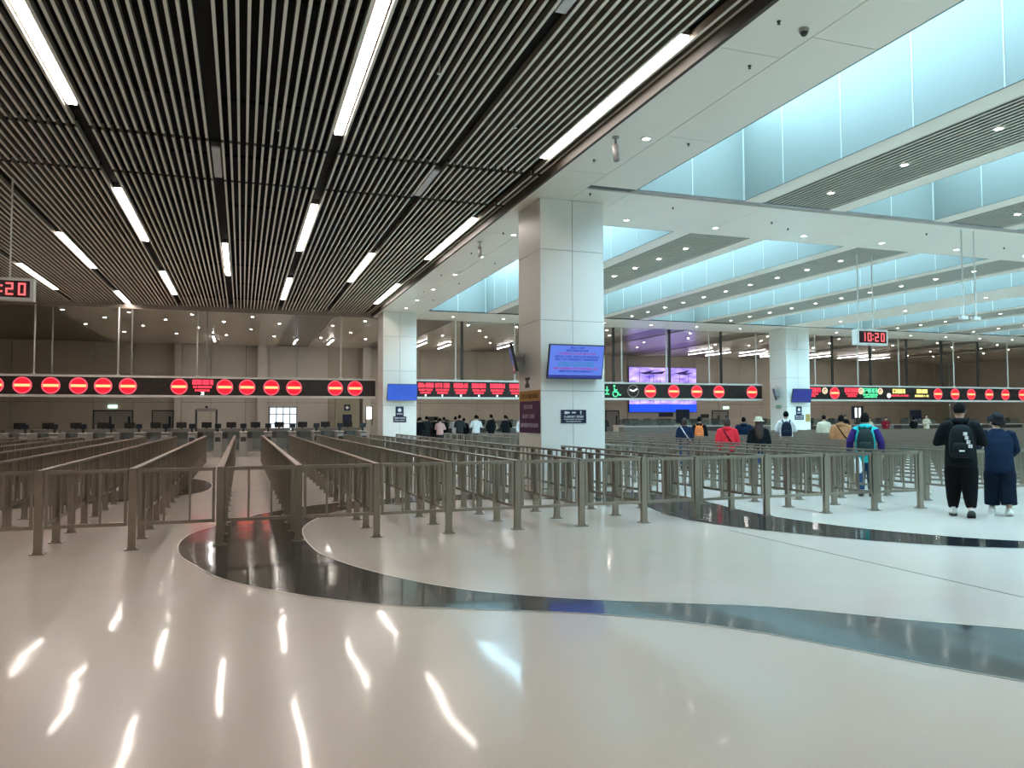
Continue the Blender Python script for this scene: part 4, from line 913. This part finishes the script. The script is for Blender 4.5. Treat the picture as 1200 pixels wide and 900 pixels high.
queue(11.8, 17.1, 35, 1.50, 'person in bright red hooded jacket with a dark bag, queueing', REDC, DGR, SHK, HBR, hairlen=2, hood=True, strap=BLK, group=Q, fat=1.1)
queue(15.9, 22.1, 35, 1.53, 'person in navy jacket queueing behind the red jacket', NVY, JEAN, SHK, HB, hood=True, group=Q, fat=1.2)
queue(11.05, 14.8, 30, 1.52, 'long-haired person in black with a cream hat and jeans, queueing', BLK, cloth('bright_jeans', (0.03, 0.09, 0.30)), SHK, HBR, hairlen=3, hat=CREAM, group=Q)
queue(11.9, 19.3, 30, 1.50, 'person in dark navy jacket with a pale diagonal strap, queueing', cloth('ink', (0.015, 0.022, 0.055)), JEAN, SHK, HBR, hairlen=2, strap=WHC, group=Q)
queue(14.5, 22.6, 35, 1.55, 'person in black jacket with an orange bag, queueing', BLK, DGR, SHK, HB, hood=True, pack=(ORG,), group=Q)
# people at the counters beyond the lanes
rnd = random.Random(3)
cl = [(8.2, BLK), (8.75, DGR), (9.2, PINK), (9.65, BLK), (10.2, DGR), (10.7, BLK), (11.05, WHC), (11.4, DGR), (11.85, BLK), (12.25, CREAM), (12.6, BLK), (12.95, DGR), (13.5, WHC)]
for i, (x, c) in enumerate(cl):
    person(x, 37.3 + 0.95 * (i % 2) + 0.1 * rnd.random(), rnd.choice([10, 40, 190, -30]), 1.50 + 0.22 * rnd.random(), 'traveller in a %s top, %s from the left in the crowd beyond the lanes' % ({BLK: 'black', DGR: 'charcoal', PINK: 'pink', WHC: 'white', CREAM: 'cream'}[c], ORD[i]), c, DGR, SHK, HB, group='crowd at the far counters', arms=rnd.choice(['down', 'forward']))
for i, (x, y, c, nm) in enumerate([(18.5, 38.2, DGR, 'charcoal'), (31.3, 38.0, BLK, 'black'), (32.4, 38.6, DGR, 'charcoal'), (34.9, 38.3, BLK, 'black'), (36.3, 37.8, CREAM, 'cream'), (37.3, 37.6, MARO, 'maroon'), (38.3, 38.5, MARO, 'maroon'), (40.0, 38.0, BLK, 'black'), (40.6, 37.6, CREAM, 'cream')]):
    person(x, y, rnd.choice([10, 40, 180]), 1.48 + 0.2 * rnd.random(), 'traveller in a %s top at the right-hand far counters, %s from the left' % (nm, ORD[i]), c, DGR, SHK, HB, group='travellers at the right counters', arms='forward')
for i, (x, c, nm) in enumerate([(8.5, DGR, 'charcoal'), (9.4, BLK, 'black'), (10.45, WHC, 'white'), (11.6, BLK, 'black'), (12.4, DGR, 'charcoal'), (13.25, BLK, 'black')]):
    person(x, 39.05, 10, 1.56 + 0.03 * (i % 3), 'traveller in a %s top standing right at the far counter, %s from the left' % (nm, ORD[i]), c, DGR, SHK, HB, group='crowd at the far counters', arms='forward')
